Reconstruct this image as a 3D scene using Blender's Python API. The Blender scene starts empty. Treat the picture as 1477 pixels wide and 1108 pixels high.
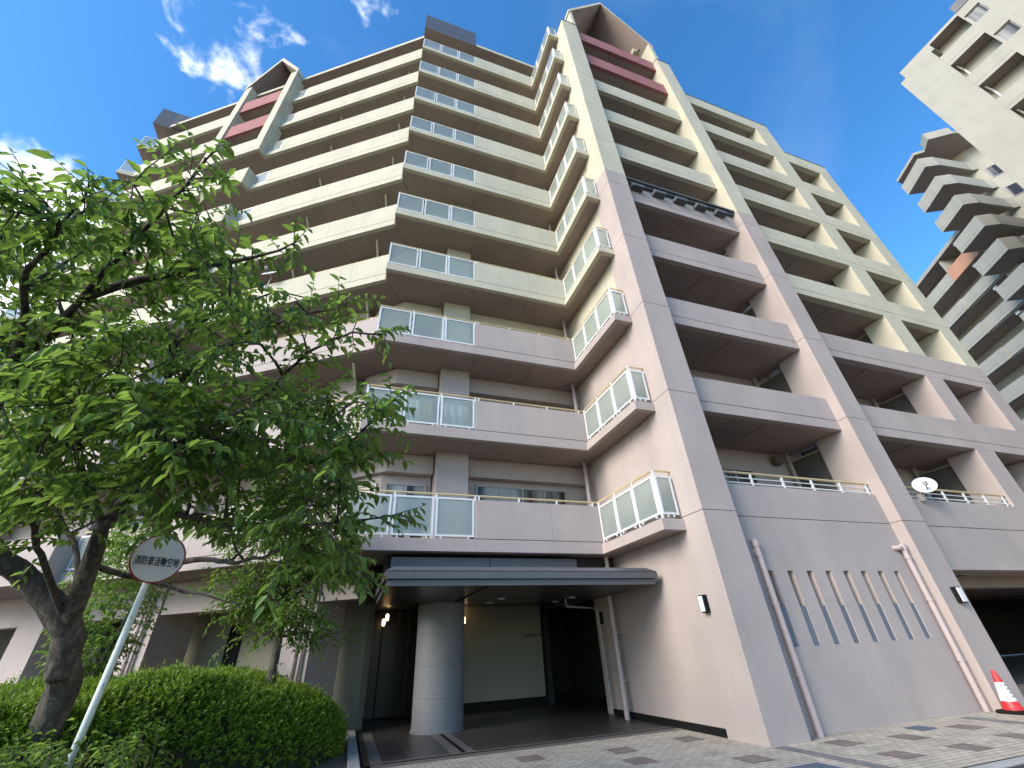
import bpy, bmesh, math, random
import numpy as np
from mathutils import Vector, Matrix

random.seed(7)
rng = np.random.default_rng(7)
scn = bpy.context.scene
COL = scn.collection

# ------------------------------------------------------------------ camera
cam_d = bpy.data.cameras.new('camera')
cam_d.sensor_width = 36.0
cam_d.lens = 605.83 / 1477 * 36.0
cam_d.clip_start = 0.05
cam_d.clip_end = 3000
cam = bpy.data.objects.new('camera', cam_d)
COL.objects.link(cam)
FW = Vector((0.29046049, 0.79347525, 0.53481747))
RT = Vector((0.94764525, -0.31602276, -0.04580491))
UP = Vector((-0.13266943, -0.52012176, 0.84372518))
M = Matrix((RT, UP, -FW)).transposed().to_4x4()
M.translation = Vector((0, 0, 1.4906))
cam.matrix_world = M
scn.camera = cam

# ------------------------------------------------------------------ light
SUN_DIR = Vector((-0.85, -0.29, 0.50)).normalized()      # towards the sun
sun_el = math.asin(SUN_DIR.z)
sun_az = math.atan2(SUN_DIR.x, SUN_DIR.y)
sd = bpy.data.lights.new('sun', 'SUN')
sd.energy = 2.75
sd.angle = math.radians(34)
sd.color = (1.0, 0.90, 0.77)
so = bpy.data.objects.new('sun', sd)
so.rotation_euler = SUN_DIR.to_track_quat('Z', 'Y').to_euler()
so.location = (-20, -10, 40)
COL.objects.link(so)

world = bpy.data.worlds.new('World')
scn.world = world
world.use_nodes = True
wn = world.node_tree.nodes
wl = world.node_tree.links
wn.clear()
w_out = wn.new('ShaderNodeOutputWorld')
w_bg = wn.new('ShaderNodeBackground')
w_bg.inputs['Strength'].default_value = 0.15
sky = wn.new('ShaderNodeTexSky')
sky.sky_type = 'NISHITA'
sky.sun_disc = False
sky.sun_elevation = sun_el
sky.sun_rotation = sun_az
sky.air_density = 1.0
sky.dust_density = 0.3
sky.ozone_density = 2.6
tc = wn.new('ShaderNodeTexCoord')


def wmath(op, a, b=None, clamp=False):
    n = wn.new('ShaderNodeMath')
    n.operation = op
    n.use_clamp = clamp
    for i, v in enumerate((a, b)):
        if v is None:
            continue
        if isinstance(v, (int, float)):
            n.inputs[i].default_value = v
        else:
            wl.new(v, n.inputs[i])
    return n.outputs[0]


def cloud_zone(d, inner, outer):
    dp = wn.new('ShaderNodeVectorMath')
    dp.operation = 'DOT_PRODUCT'
    wl.new(tc.outputs['Generated'], dp.inputs[0])
    v = Vector(d).normalized()
    dp.inputs[1].default_value = v
    mr = wn.new('ShaderNodeMapRange')
    mr.interpolation_type = 'SMOOTHSTEP'
    mr.inputs['From Min'].default_value = math.cos(math.radians(outer))
    mr.inputs['From Max'].default_value = math.cos(math.radians(inner))
    wl.new(dp.outputs['Value'], mr.inputs['Value'])
    return mr.outputs[0]


def wnoise(scale, detail, rough, dist, stretch=(1, 1, 1)):
    mp = wn.new('ShaderNodeMapping')
    mp.inputs['Scale'].default_value = stretch
    wl.new(tc.outputs['Generated'], mp.inputs['Vector'])
    n = wn.new('ShaderNodeTexNoise')
    n.inputs['Scale'].default_value = scale
    n.inputs['Detail'].default_value = detail
    n.inputs['Roughness'].default_value = rough
    n.inputs['Distortion'].default_value = dist
    wl.new(mp.outputs[0], n.inputs['Vector'])
    return n.outputs['Fac']


nz = wnoise(14.0, 7, 0.57, 0.25)
z1 = cloud_zone((-0.31, 0.395, 0.862), 0.5, 9)
z2 = cloud_zone((-0.095, 0.32, 0.943), 0.5, 7)
z3 = cloud_zone((-0.565, 0.62, 0.545), 3, 15)
z4 = cloud_zone((-0.95, 0.05, 0.3), 8, 42)
zs = wmath('MAXIMUM', wmath('MULTIPLY', z1, 0.88), wmath('MULTIPLY', z2, 0.62))
zs = wmath('MAXIMUM', zs, wmath('MULTIPLY', z3, 1.30))
zs = wmath('MAXIMUM', zs, wmath('MULTIPLY', z4, 1.05))
cv = wmath('ADD', nz, wmath('MULTIPLY', wmath('SUBTRACT', zs, 1.0), 0.42))
mrc = wn.new('ShaderNodeMapRange')
mrc.interpolation_type = 'SMOOTHSTEP'
mrc.inputs['From Min'].default_value = 0.39
mrc.inputs['From Max'].default_value = 0.70
wl.new(cv, mrc.inputs['Value'])
# faint high veil everywhere
veil = wnoise(3.0, 5, 0.5, 0.3)
mrv = wn.new('ShaderNodeMapRange')
mrv.inputs['From Min'].default_value = 0.52
mrv.inputs['From Max'].default_value = 0.85
mrv.inputs['To Max'].default_value = 0.08
wl.new(veil, mrv.inputs['Value'])
cfac = wmath('MAXIMUM', mrc.outputs[0], mrv.outputs[0], True)
mixc = wn.new('ShaderNodeMix')
mixc.data_type = 'RGBA'
wl.new(cfac, mixc.inputs['Factor'])
gam = wn.new('ShaderNodeHueSaturation')
gam.inputs['Saturation'].default_value = 1.28
gam.inputs['Value'].default_value = 1.24
wl.new(sky.outputs[0], gam.inputs['Color'])
wl.new(gam.outputs[0], mixc.inputs['A'])
mixc.inputs['B'].default_value = (7.2, 7.3, 7.5, 1)
wl.new(mixc.outputs['Result'], w_bg.inputs['Color'])
wl.new(w_bg.outputs[0], w_out.inputs['Surface'])

scn.view_settings.view_transform = 'Standard'
scn.view_settings.look = 'None'
scn.view_settings.exposure = 0.92
scn.view_settings.gamma = 1.0
scn.cycles.max_bounces = 8
scn.cycles.transparent_max_bounces = 8


# ------------------------------------------------------------------ materials
def new_mat(name):
    m = bpy.data.materials.new(name)
    m.use_nodes = True
    nt = m.node_tree
    b = nt.nodes['Principled BSDF']
    return m, nt, b


def noise(nt, scale, detail=4, rough=0.5, stretch=None, dist=0.0):
    g = nt.nodes.new('ShaderNodeNewGeometry')
    src = g.outputs['Position']
    if stretch:
        mp = nt.nodes.new('ShaderNodeMapping')
        mp.inputs['Scale'].default_value = stretch
        nt.links.new(src, mp.inputs['Vector'])
        src = mp.outputs[0]
    n = nt.nodes.new('ShaderNodeTexNoise')
    n.inputs['Scale'].default_value = scale
    n.inputs['Detail'].default_value = detail
    n.inputs['Roughness'].default_value = rough
    n.inputs['Distortion'].default_value = dist
    nt.links.new(src, n.inputs['Vector'])
    return n.outputs['Fac']


def ramp(nt, fac, stops):
    r = nt.nodes.new('ShaderNodeValToRGB')
    while len(r.color_ramp.elements) < len(stops):
        r.color_ramp.elements.new(0.5)
    for e, (p, c) in zip(r.color_ramp.elements, stops):
        e.position = p
        e.color = (c[0], c[1], c[2], 1)
    nt.links.new(fac, r.inputs['Fac'])
    return r.outputs['Color']


def mixmul(nt, a, b, fac=1.0):
    n = nt.nodes.new('ShaderNodeMix')
    n.data_type = 'RGBA'
    n.blend_type = 'MULTIPLY'
    n.inputs['Factor'].default_value = fac
    nt.links.new(a, n.inputs['A'])
    nt.links.new(b, n.inputs['B'])
    return n.outputs['Result']


def bump(nt, b, h, strength=0.2, dist=0.01):
    n = nt.nodes.new('ShaderNodeBump')
    n.inputs['Strength'].default_value = strength
    n.inputs['Distance'].default_value = dist
    nt.links.new(h, n.inputs['Height'])
    nt.links.new(n.outputs[0], b.inputs['Normal'])


def paint(name, c, speck=0.13, streak=0.08, rough=0.8, grain=100, bs=0.25):
    """sprayed stone-texture wall coating with grain, blotches and rain streaks"""
    m, nt, b = new_mat(name)
    base = [max(0.0, v) for v in c]
    f = noise(nt, grain, 3, 0.7)
    col = ramp(nt, f, [(0.3, [v * (1 - speck) for v in base]), (0.7, [v * (1 + speck) for v in base])])
    s = noise(nt, 1.0, 5, 0.6, (1.3, 1.3, 0.35))
    col = mixmul(nt, col, ramp(nt, s, [(0.32, (1 - streak, 1 - streak, 1 - streak * 0.9)), (0.62, (1.02, 1.02, 1.02))]))
    k = noise(nt, 0.9, 3, 0.5)
    col = mixmul(nt, col, ramp(nt, k, [(0.3, (0.93, 0.93, 0.93)), (0.7, (1.04, 1.035, 1.03))]))
    nt.links.new(col, b.inputs['Base Color'])
    b.inputs['Roughness'].default_value = rough
    b.inputs['Specular IOR Level'].default_value = 0.3
    bump(nt, b, f, bs, 0.006)
    return m


def plain(name, c, rough=0.5, metal=0.0, var=0.06, scale=6, spec=0.5):
    m, nt, b = new_mat(name)
    f = noise(nt, scale, 5, 0.6)
    col = ramp(nt, f, [(0.3, [v * (1 - var) for v in c]), (0.7, [v * (1 + var) for v in c])])
    nt.links.new(col, b.inputs['Base Color'])
    b.inputs['Roughness'].default_value = rough
    b.inputs['Metallic'].default_value = metal
    b.inputs['Specular IOR Level'].default_value = spec
    return m


MAT = {}
MAT['cream'] = paint('cream_coating', (0.53, 0.50, 0.385))
MAT['mauve'] = paint('mauve_coating', (0.432, 0.368, 0.338))
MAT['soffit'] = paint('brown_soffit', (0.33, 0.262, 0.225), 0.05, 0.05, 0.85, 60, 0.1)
MAT['red'] = paint('red_coating', (0.34, 0.145, 0.14), 0.08, 0.12)
MAT['orange'] = paint('orange_coating', (0.52, 0.27, 0.17), 0.08, 0.1)
MAT['pale'] = paint('pale_coating', (0.365, 0.352, 0.298), 0.08, 0.07)
MAT['groove'] = plain('dark_joint', (0.10, 0.085, 0.075), 0.9)
MAT['dark_metal'] = plain('dark_grey_metal', (0.105, 0.105, 0.112), 0.5, 0.2, 0.08, 3)
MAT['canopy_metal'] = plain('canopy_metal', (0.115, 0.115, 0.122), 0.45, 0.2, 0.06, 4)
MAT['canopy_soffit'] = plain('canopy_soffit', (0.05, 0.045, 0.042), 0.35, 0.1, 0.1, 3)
MAT['white_metal'] = plain('white_aluminium', (0.70, 0.71, 0.70), 0.45, 0.0, 0.04, 5)
MAT['gold'] = plain('beige_handrail', (0.62, 0.50, 0.27), 0.4, 0.2, 0.05)
MAT['pipe'] = plain('pink_pipe', (0.44, 0.36, 0.345), 0.5, 0.0, 0.06)
MAT['pale_pipe'] = plain('cream_pipe', (0.55, 0.50, 0.40), 0.5)
MAT['frame'] = plain('window_frame', (0.36, 0.34, 0.31), 0.5, 0.1)
MAT['screen'] = plain('partition_board', (0.105, 0.095, 0.085), 0.7, 0.0, 0.1, 2)
MAT['black'] = plain('black_base', (0.010, 0.010, 0.010), 0.75, 0, 0.06, 6, 0.15)
MAT['dark'] = plain('dark_interior', (0.035, 0.033, 0.03), 0.8)
MAT['blue_infill'] = plain('blue_grey_infill', (0.13, 0.155, 0.19), 0.6, 0.0, 0.06)
MAT['porch_wall'] = paint('porch_wall', (0.255, 0.245, 0.19), 0.06, 0.05, 0.8, 40, 0.1)
MAT['white'] = plain('white_plastic', (0.75, 0.76, 0.75), 0.4)
MAT['dentil'] = paint('slate_block', (0.10, 0.115, 0.125), 0.2, 0.05, 0.8, 60)
MAT['brick_base'] = plain('garage_wall', (0.13, 0.125, 0.115), 0.9, 0.0, 0.2, 1.5)


def glass_mat(name, c, rough, var=0.3):
    m, nt, b = new_mat(name)
    f = noise(nt, 1.2, 3, 0.5)
    col = ramp(nt, f, [(0.35, [v * (1 - var) for v in c]), (0.65, c)])
    nt.links.new(col, b.inputs['Base Color'])
    b.inputs['Roughness'].default_value = rough
    b.inputs['Specular IOR Level'].default_value = 0.9
    return m


m, nt, b = new_mat('window_glass')
f = noise(nt, 1.0, 2, 0.5, (1.6, 1.6, 0.05))
nt.links.new(ramp(nt, f, [(0.42, (0.03, 0.03, 0.03)), (0.5, (0.20, 0.20, 0.19)), (0.62, (0.38, 0.37, 0.35))]), b.inputs['Base Color'])
b.inputs['Roughness'].default_value = 0.12
b.inputs['Specular IOR Level'].default_value = 0.35
MAT['window'] = m
m, nt, b = new_mat('frosted_glass')
b.inputs['Base Color'].default_value = (0.56, 0.64, 0.60, 1)
b.inputs['Roughness'].default_value = 0.30
b.inputs['IOR'].default_value = 1.25
b.inputs['Transmission Weight'].default_value = 0.72
b.inputs['Coat Weight'].default_value = 0.5
b.inputs['Coat Roughness'].default_value = 0.08
MAT['frosted'] = m

m, nt, b = new_mat('granite_column')
f = noise(nt, 90, 3, 0.8)
nt.links.new(ramp(nt, f, [(0.33, (0.07, 0.073, 0.08)), (0.5, (0.19, 0.195, 0.21)), (0.68, (0.34, 0.35, 0.365))]), b.inputs['Base Color'])
b.inputs['Roughness'].default_value = 0.55
bump(nt, b, f, 0.35, 0.008)
MAT['granite'] = m
MAT['door_glass'] = plain('door_glass', (0.012, 0.012, 0.012), 0.25, 0, 0.1, 3, 0.25)


def lamp_mat(name, c, s):
    m, nt, b = new_mat(name)
    b.inputs['Base Color'].default_value = (c[0], c[1], c[2], 1)
    b.inputs['Emission Color'].default_value = (c[0], c[1], c[2], 1)
    b.inputs['Emission Strength'].default_value = s
    return m


MAT['warm_lamp'] = lamp_mat('warm_lamp', (1.0, 0.62, 0.28), 4.0)
MAT['garage_lamp'] = lamp_mat('garage_lamp', (1.0, 0.9, 0.7), 1.6)

# paving blocks
m, nt, b = new_mat('paving_blocks')
g = nt.nodes.new('ShaderNodeNewGeometry')
mp = nt.nodes.new('ShaderNodeMapping')
mp.inputs['Rotation'].default_value = (0, 0, math.radians(0.5))
nt.links.new(g.outputs['Position'], mp.inputs['Vector'])
bt = nt.nodes.new('ShaderNodeTexBrick')
bt.offset = 0.5
bt.inputs['Scale'].default_value = 1.0
bt.inputs['Brick Width'].default_value = 0.21
bt.inputs['Row Height'].default_value = 0.105
bt.inputs['Mortar Size'].default_value = 0.007
bt.inputs['Mortar Smooth'].default_value = 0.3
bt.inputs['Bias'].default_value = -0.2
bt.inputs['Color1'].default_value = (0.56, 0.50, 0.40, 1)
bt.inputs['Color2'].default_value = (0.43, 0.385, 0.31, 1)
bt.inputs['Mortar'].default_value = (0.17, 0.155, 0.13, 1)
nt.links.new(mp.outputs[0], bt.inputs['Vector'])
st = ramp(nt, noise(nt, 2.2, 6, 0.65), [(0.35, (0.78, 0.77, 0.75)), (0.65, (1.05, 1.04, 1.02))])
fn = ramp(nt, noise(nt, 90, 3, 0.7), [(0.3, (0.85, 0.85, 0.85)), (0.7, (1.12, 1.12, 1.12))])
nt.links.new(mixmul(nt, mixmul(nt, bt.outputs['Color'], st), fn), b.inputs['Base Color'])
b.inputs['Roughness'].default_value = 0.85
bp = nt.nodes.new('ShaderNodeBump')
bp.inputs['Strength'].default_value = 0.5
bp.inputs['Distance'].default_value = 0.006
bp.invert = True
nt.links.new(bt.outputs['Fac'], bp.inputs['Height'])
nt.links.new(bp.outputs[0], b.inputs['Normal'])
MAT['paving'] = m


def brick_variant(name, c1, c2, mo):
    m = MAT['paving'].copy()
    m.name = name
    for n in m.node_tree.nodes:
        if n.type == 'TEX_BRICK':
            n.inputs['Color1'].default_value = (*c1, 1)
            n.inputs['Color2'].default_value = (*c2, 1)
            n.inputs['Mortar'].default_value = (*mo, 1)
    return m


MAT['paving_red'] = brick_variant('red_paving_blocks', (0.28, 0.215, 0.185), (0.22, 0.17, 0.15), (0.13, 0.115, 0.10))
MAT['paving_grey'] = brick_variant('grey_paving_blocks', (0.21, 0.205, 0.20), (0.25, 0.245, 0.235), (0.12, 0.12, 0.115))


def tile_mat(name, c, w, h, rough):
    m = MAT['paving'].copy()
    m.name = name
    for n in m.node_tree.nodes:
        if n.type == 'TEX_BRICK':
            n.offset = 0.0
            n.inputs['Brick Width'].default_value = w
            n.inputs['Row Height'].default_value = h
            n.inputs['Mortar Size'].default_value = 0.004
            n.inputs['Color1'].default_value = (*c, 1)
            n.inputs['Color2'].default_value = (c[0] * 0.85, c[1] * 0.85, c[2] * 0.85, 1)
            n.inputs['Mortar'].default_value = (c[0] * 2.6, c[1] * 2.6, c[2] * 2.6, 1)
        if n.type == 'BSDF_PRINCIPLED':
            n.inputs['Roughness'].default_value = rough
    return m


MAT['porch_tile'] = tile_mat('dark_porch_tile', (0.060, 0.056, 0.053), 0.4, 0.4, 0.38)
MAT['porch_trim'] = plain('porch_trim_stone', (0.15, 0.14, 0.125), 0.6, 0, 0.15, 8)
MAT['asphalt'] = paint('asphalt', (0.055, 0.055, 0.056), 0.35, 0.05, 0.9, 120, 0.5)
MAT['ground'] = paint('concrete_ground', (0.20, 0.19, 0.175), 0.1, 0.05, 0.9, 40)
MAT['kerb'] = paint('kerb_stone', (0.40, 0.39, 0.37), 0.2, 0.1, 0.85, 90)
MAT['soil'] = paint('dry_soil', (0.16, 0.125, 0.09), 0.4, 0.1, 0.95, 45, 0.8)
MAT['manhole'] = plain('blue_iron_cover', (0.10, 0.135, 0.17), 0.6, 0.2, 0.2, 30)


def leaf_mat(name, dark, light, trans, tfac=0.45):
    m, nt, b = new_mat(name)
    at = nt.nodes.new('ShaderNodeAttribute')
    at.attribute_name = 'rnd'
    c1 = ramp(nt, at.outputs['Fac'], [(0.0, dark), (0.75, light), (1.0, [min(1, v * 1.35) for v in light])])
    nt.links.new(c1, b.inputs['Base Color'])
    b.inputs['Roughness'].default_value = 0.42
    b.inputs['Specular IOR Level'].default_value = 0.45
    tr = nt.nodes.new('ShaderNodeBsdfTranslucent')
    c2 = ramp(nt, at.outputs['Fac'], [(0.0, [v * 0.75 for v in trans]), (1.0, trans)])
    nt.links.new(c2, tr.inputs['Color'])
    mx = nt.nodes.new('ShaderNodeMixShader')
    mx.inputs['Fac'].default_value = tfac
    nt.links.new(b.outputs[0], mx.inputs[1])
    nt.links.new(tr.outputs[0], mx.inputs[2])
    nt.links.new(mx.outputs[0], nt.nodes['Material Output'].inputs['Surface'])
    return m


MAT['leaf'] = leaf_mat('cherry_leaf', (0.028, 0.078, 0.024), (0.135, 0.225, 0.050), (0.29, 0.46, 0.075), 0.5)
MAT['hedge_leaf'] = leaf_mat('hedge_leaf', (0.05, 0.115, 0.014), (0.235, 0.355, 0.035), (0.26, 0.42, 0.03), 0.4)
MAT['young_leaf'] = leaf_mat('young_leaf', (0.045, 0.10, 0.018), (0.12, 0.21, 0.04), (0.26, 0.44, 0.05))
m, nt, b = new_mat('bark')
f = noise(nt, 14, 6, 0.7, (1, 1, 0.35), 0.8)
col = ramp(nt, f, [(0.3, (0.026, 0.022, 0.018)), (0.52, (0.085, 0.072, 0.062)), (0.72, (0.20, 0.18, 0.16))])
li = ramp(nt, noise(nt, 3.5, 5, 0.7), [(0.55, (1, 1, 1)), (0.72, (1.9, 1.9, 1.75))])
nt.links.new(mixmul(nt, col, li), b.inputs['Base Color'])
b.inputs['Roughness'].default_value = 0.9
bump(nt, b, f, 0.9, 0.03)
MAT['bark'] = m


# ------------------------------------------------------------------ mesh helpers
class MB:
    def __init__(self):
        self.v = []
        self.f = []
        self.mi = []
        self.mats = []

    def m(self, key):
        if key not in self.mats:
            self.mats.append(key)
        return self.mats.index(key)

    def face(self, idx, key):
        self.f.append(idx)
        self.mi.append(self.m(key))

    def quad(self, pts, key):
        n = len(self.v)
        self.v += [tuple(p) for p in pts]
        self.face(list(range(n, n + len(pts))), key)

    def prism(self, pts, z0, z1, side, top=None, bot=None):
        pts = [tuple(p) for p in pts]
        a = sum(pts[i - 1][0] * pts[i][1] - pts[i][0] * pts[i - 1][1] for i in range(len(pts)))
        if a < 0:
            pts = pts[::-1]
        n = len(self.v)
        k = len(pts)
        self.v += [(x, y, z0) for x, y in pts] + [(x, y, z1) for x, y in pts]
        for i in range(k):
            j = (i + 1) % k
            self.face([n + i, n + j, n + k + j, n + k + i], side)
        self.face([n + k + i for i in range(k)], top or side)
        self.face([n + i for i in range(k)][::-1], bot or side)

    def box(self, fm, a0, a1, d0, d1, z0, z1, key, bot=None, top=None):
        self.prism([fm(a0, d0), fm(a1, d0), fm(a1, d1), fm(a0, d1)], z0, z1, key, top, bot)

    def tube(self, path, r, key, seg=8, caps=True):
        path = [Vector(p) for p in path]
        rs = r if isinstance(r, (list, tuple)) else [r] * len(path)
        n0 = len(self.v)
        ref = None
        for i, p in enumerate(path):
            t = (path[min(i + 1, len(path) - 1)] - path[max(i - 1, 0)]).normalized()
            if ref is None:
                ref = Vector((1, 0, 0)) if abs(t.x) < 0.8 else Vector((0, 1, 0))
            a = (ref - t * ref.dot(t)).normalized()
            ref = a
            c = t.cross(a)
            for k in range(seg):
                an = 2 * math.pi * k / seg
                q = p + (a * math.cos(an) + c * math.sin(an)) * rs[i]
                self.v.append(tuple(q))
        for i in range(len(path) - 1):
            for k in range(seg):
                k2 = (k + 1) % seg
                self.face([n0 + i * seg + k, n0 + i * seg + k2, n0 + (i + 1) * seg + k2, n0 + (i + 1) * seg + k], key)
        if caps:
            self.face([n0 + k for k in range(seg)][::-1], key)
            e = n0 + (len(path) - 1) * seg
            self.face([e + k for k in range(seg)], key)

    def lathe(self, cx, cy, prof, key, seg=32):
        n0 = len(self.v)
        for (rr, z) in prof:
            for k in range(seg):
                an = 2 * math.pi * k / seg
                self.v.append((cx + rr * math.cos(an), cy + rr * math.sin(an), z))
        for i in range(len(prof) - 1):
            for k in range(seg):
                k2 = (k + 1) % seg
                self.face([n0 + i * seg + k, n0 + i * seg + k2, n0 + (i + 1) * seg + k2, n0 + (i + 1) * seg + k], key)
        self.face([n0 + k for k in range(seg)][::-1], key)
        e = n0 + (len(prof) - 1) * seg
        self.face([e + k for k in range(seg)], key)

    def build(self, name, parent=None, bevel=0.0, smooth=False, label=None):
        me = bpy.data.meshes.new(name)
        V = np.array(self.v, dtype=float)
        c = (V.min(0) + V.max(0)) / 2
        me.from_pydata((V - c).tolist(), [], self.f)
        for k in self.mats:
            me.materials.append(MAT[k])
        me.polygons.foreach_set('material_index', self.mi)
        if smooth:
            me.polygons.foreach_set('use_smooth', [True] * len(self.f))
        me.update()
        o = bpy.data.objects.new(name, me)
        COL.objects.link(o)
        place(o, c, parent)
        if bevel:
            bv = o.modifiers.new('edge', 'BEVEL')
            bv.width = bevel
            bv.segments = 2
            bv.limit_method = 'ANGLE'
            bv.angle_limit = math.radians(50)
        if label:
            o['label'] = label
        return o


WLOC = {}


def place(o, c, parent):
    WLOC[o.name] = Vector(c)
    o.location = Vector(c) - (WLOC[parent.name] if parent else Vector((0, 0, 0)))
    if parent:
        o.parent = parent


def tag(o, label, cat, group=None):
    o['label'] = label
    o['category'] = cat
    if group:
        o['group'] = group
    return o


def empty(name, loc, label, cat, group=None):
    o = bpy.data.objects.new(name, None)
    o.empty_display_size = 0.3
    COL.objects.link(o)
    place(o, loc, None)
    return tag(o, label, cat, group)


def struct(o):
    o['kind'] = 'structure'
    return o


def leaf_object(name, C, A, N, L, Wd, key, parent, rnd, droop=0.18):
    """many single leaves as one mesh: six-point folded blades"""
    n = len(C)
    A = A / np.linalg.norm(A, axis=1, keepdims=True)
    S = np.cross(A, N)
    S /= np.linalg.norm(S, axis=1, keepdims=True) + 1e-9
    N = np.cross(S, A)
    L = L[:, None]
    Wd = Wd[:, None]
    up = N * Wd * 0.22
    P = np.stack([C,
                  C + A * L * 0.32 + S * Wd * 0.5 + up,
                  C + A * L * 0.68 + S * Wd * 0.38 + up - N * L * droop * 0.3,
                  C + A * L - N * L * droop,
                  C + A * L * 0.68 - S * Wd * 0.38 + up - N * L * droop * 0.3,
                  C + A * L * 0.32 - S * Wd * 0.5 + up], axis=1).reshape(-1, 3)
    c0 = P.mean(0)
    P = P - c0
    base = (np.arange(n) * 6)[:, None]
    F = np.concatenate([base + np.array([[0, 1, 2, 3]]), base + np.array([[0, 3, 4, 5]])], axis=1).reshape(-1)
    me = bpy.data.meshes.new(name)
    me.vertices.add(len(P))
    me.vertices.foreach_set('co', P.reshape(-1).astype(np.float32))
    me.loops.add(len(F))
    me.loops.foreach_set('vertex_index', F.astype(np.int32))
    me.polygons.add(2 * n)
    me.polygons.foreach_set('loop_start', (np.arange(2 * n) * 4).astype(np.int32))
    me.polygons.foreach_set('loop_total', np.full(2 * n, 4, dtype=np.int32))
    me.update(calc_edges=True)
    at = me.attributes.new('rnd', 'FLOAT', 'FACE')
    at.data.foreach_set('value', np.repeat(rnd, 2).astype(np.float32))
    me.materials.append(MAT[key])
    o = bpy.data.objects.new(name, me)
    COL.objects.link(o)
    place(o, c0, parent)
    return o


# ------------------------------------------------------------------ ground
H = 2.9


def ZB(F):
    """underside of the balcony slab of storey F"""
    return 3.49 + H * (F - 2)


def flat(name, pts, z, key, extra=()):
    mb = MB()
    mb.quad([(x, y, z) for x, y in pts], key)
    for q, zz, k in extra:
        mb.quad([(x, y, zz) for x, y in q], k)
    return struct(mb.build(name))


def rect(x0, y0, x1, y1):
    return [(x0, y0), (x1, y0), (x1, y1), (x0, y1)]


flat('ground', rect(-400, -400, 400, 400), -0.06, 'ground')
flat('road', rect(-60, -40, 60, 4.70), -0.03, 'asphalt')
pat = []
for cx, cy in ((7.72, 6.62), (8.88, 6.38), (10.41, 6.42), (7.58, 5.66), (8.75, 5.47), (10.12, 5.57), (5.80, 6.55),
               (4.58, 8.15), (4.4, 7.35), (3.05, 8.45), (6.03, 8.3), (11.9, 5.6), (13.4, 6.4), (14.6, 5.6),
               (3.6, 6.6), (5.0, 5.6), (1.9, 7.4), (16.2, 6.3), (2.3, 6.0)):
    pat.append((rect(cx - 0.21, cy - 0.21, cx + 0.21, cy + 0.21), 0.004, 'paving_red'))
pat.append((rect(6.62, 4.86, 6.84, 6.94), 0.004, 'paving_grey'))
pat.append((rect(11.3, 4.86, 11.55, 7.0), 0.004, 'paving_grey'))
pat.append((rect(0.62, 9.16, 6.55, 9.40), 0.004, 'porch_trim'))
flat('pavement', rect(0.62, 4.86, 45, 9.42), 0.0, 'paving', pat)
mb = MB()
mb.box(lambda a, d: (a, d), -30, 45, 4.70, 4.86, -0.2, -0.004, 'kerb')
struct(mb.build('road_kerb', bevel=0.012))
ex = [(rect(0.62, 9.42, 0.82, 13.2), 0.008, 'porch_trim'), (rect(0.82, 9.42, 6.62, 9.56), 0.008, 'porch_trim'),
      (rect(1.98, 9.56, 2.18, 11.9), 0.008, 'porch_trim'), (rect(2.26, 9.56, 2.42, 11.9), 0.008, 'porch_trim'),
      (rect(2.18, 9.56, 2.26, 11.9), 0.009, 'black'), (rect(0.83, 9.405, 6.62, 9.435), 0.012, 'black')]
flat('porch_floor', rect(0.52, 9.42, 9.0, 18.2), 0.004, 'porch_tile', ex)
mb = MB()
mb.box(lambda a, d: (a, d), 0.26, 0.44, 8.2, 13.0, -0.05, 0.11, 'kerb')
mb.box(lambda a, d: (a, d), 0.443, 0.52, 8.2, 13.0, -0.05, 0.006, 'black')
struct(mb.build('planter_kerb', bevel=0.012))
mb = MB()
NX, NY = 36, 24
for j in range(NY + 1):
    for i in range(NX + 1):
        x = -13.2 + 13.46 * i / NX
        y = 4.9 + 9.5 * j / NY
        mb.v.append((x, y, 0.04 + random.uniform(-0.03, 0.03)))
for j in range(NY):
    for i in range(NX):
        a = j * (NX + 1) + i
        mb.face([a, a + 1, a + NX + 2, a + NX + 1], 'soil')
struct(mb.build('soil', smooth=True))

# ------------------------------------------------------------------ the apartment building
B = empty('apartment_building', (6.6, 9.0, 0),
          'large cream and mauve apartment block whose balconies turn a corner above a dark porch',
          'apartment building', 'apartment blocks')

WA = math.radians(33)
DX, DY = -math.cos(WA), math.sin(WA)
NXw, NYw = -math.sin(WA), -math.cos(WA)


def WF(s, d):
    return (-0.41 + DX * s - NXw * d, 10.70 + DY * s - NYw * d)


def XF(y0):
    return lambda a, d: (a, y0 + d)


def SF(x0):
    return lambda a, d: (x0 + d, a)


def LFR(p, q, side=1):
    """length and frame of a wall line p-q; depth runs to the left (side 1) or right (side -1)"""
    ln = math.hypot(q[0] - p[0], q[1] - p[1])
    ux, uy = (q[0] - p[0]) / ln, (q[1] - p[1]) / ln
    return ln, (lambda a, d: (p[0] + ux * a - uy * d * side, p[1] + uy * a + ux * d * side))


YM, XG0, XG1, XC, YS, XW = 10.196, -0.411, 2.598, 6.0, 7.58, 6.62
YF, YB = 6.967, 7.256
WIN = WF(0, 1.5)
EL = (-16.85, 20.80)         # far left corner of the building


def paint_of(F, lim=4):
    return 'mauve' if F <= lim else 'cream'


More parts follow.
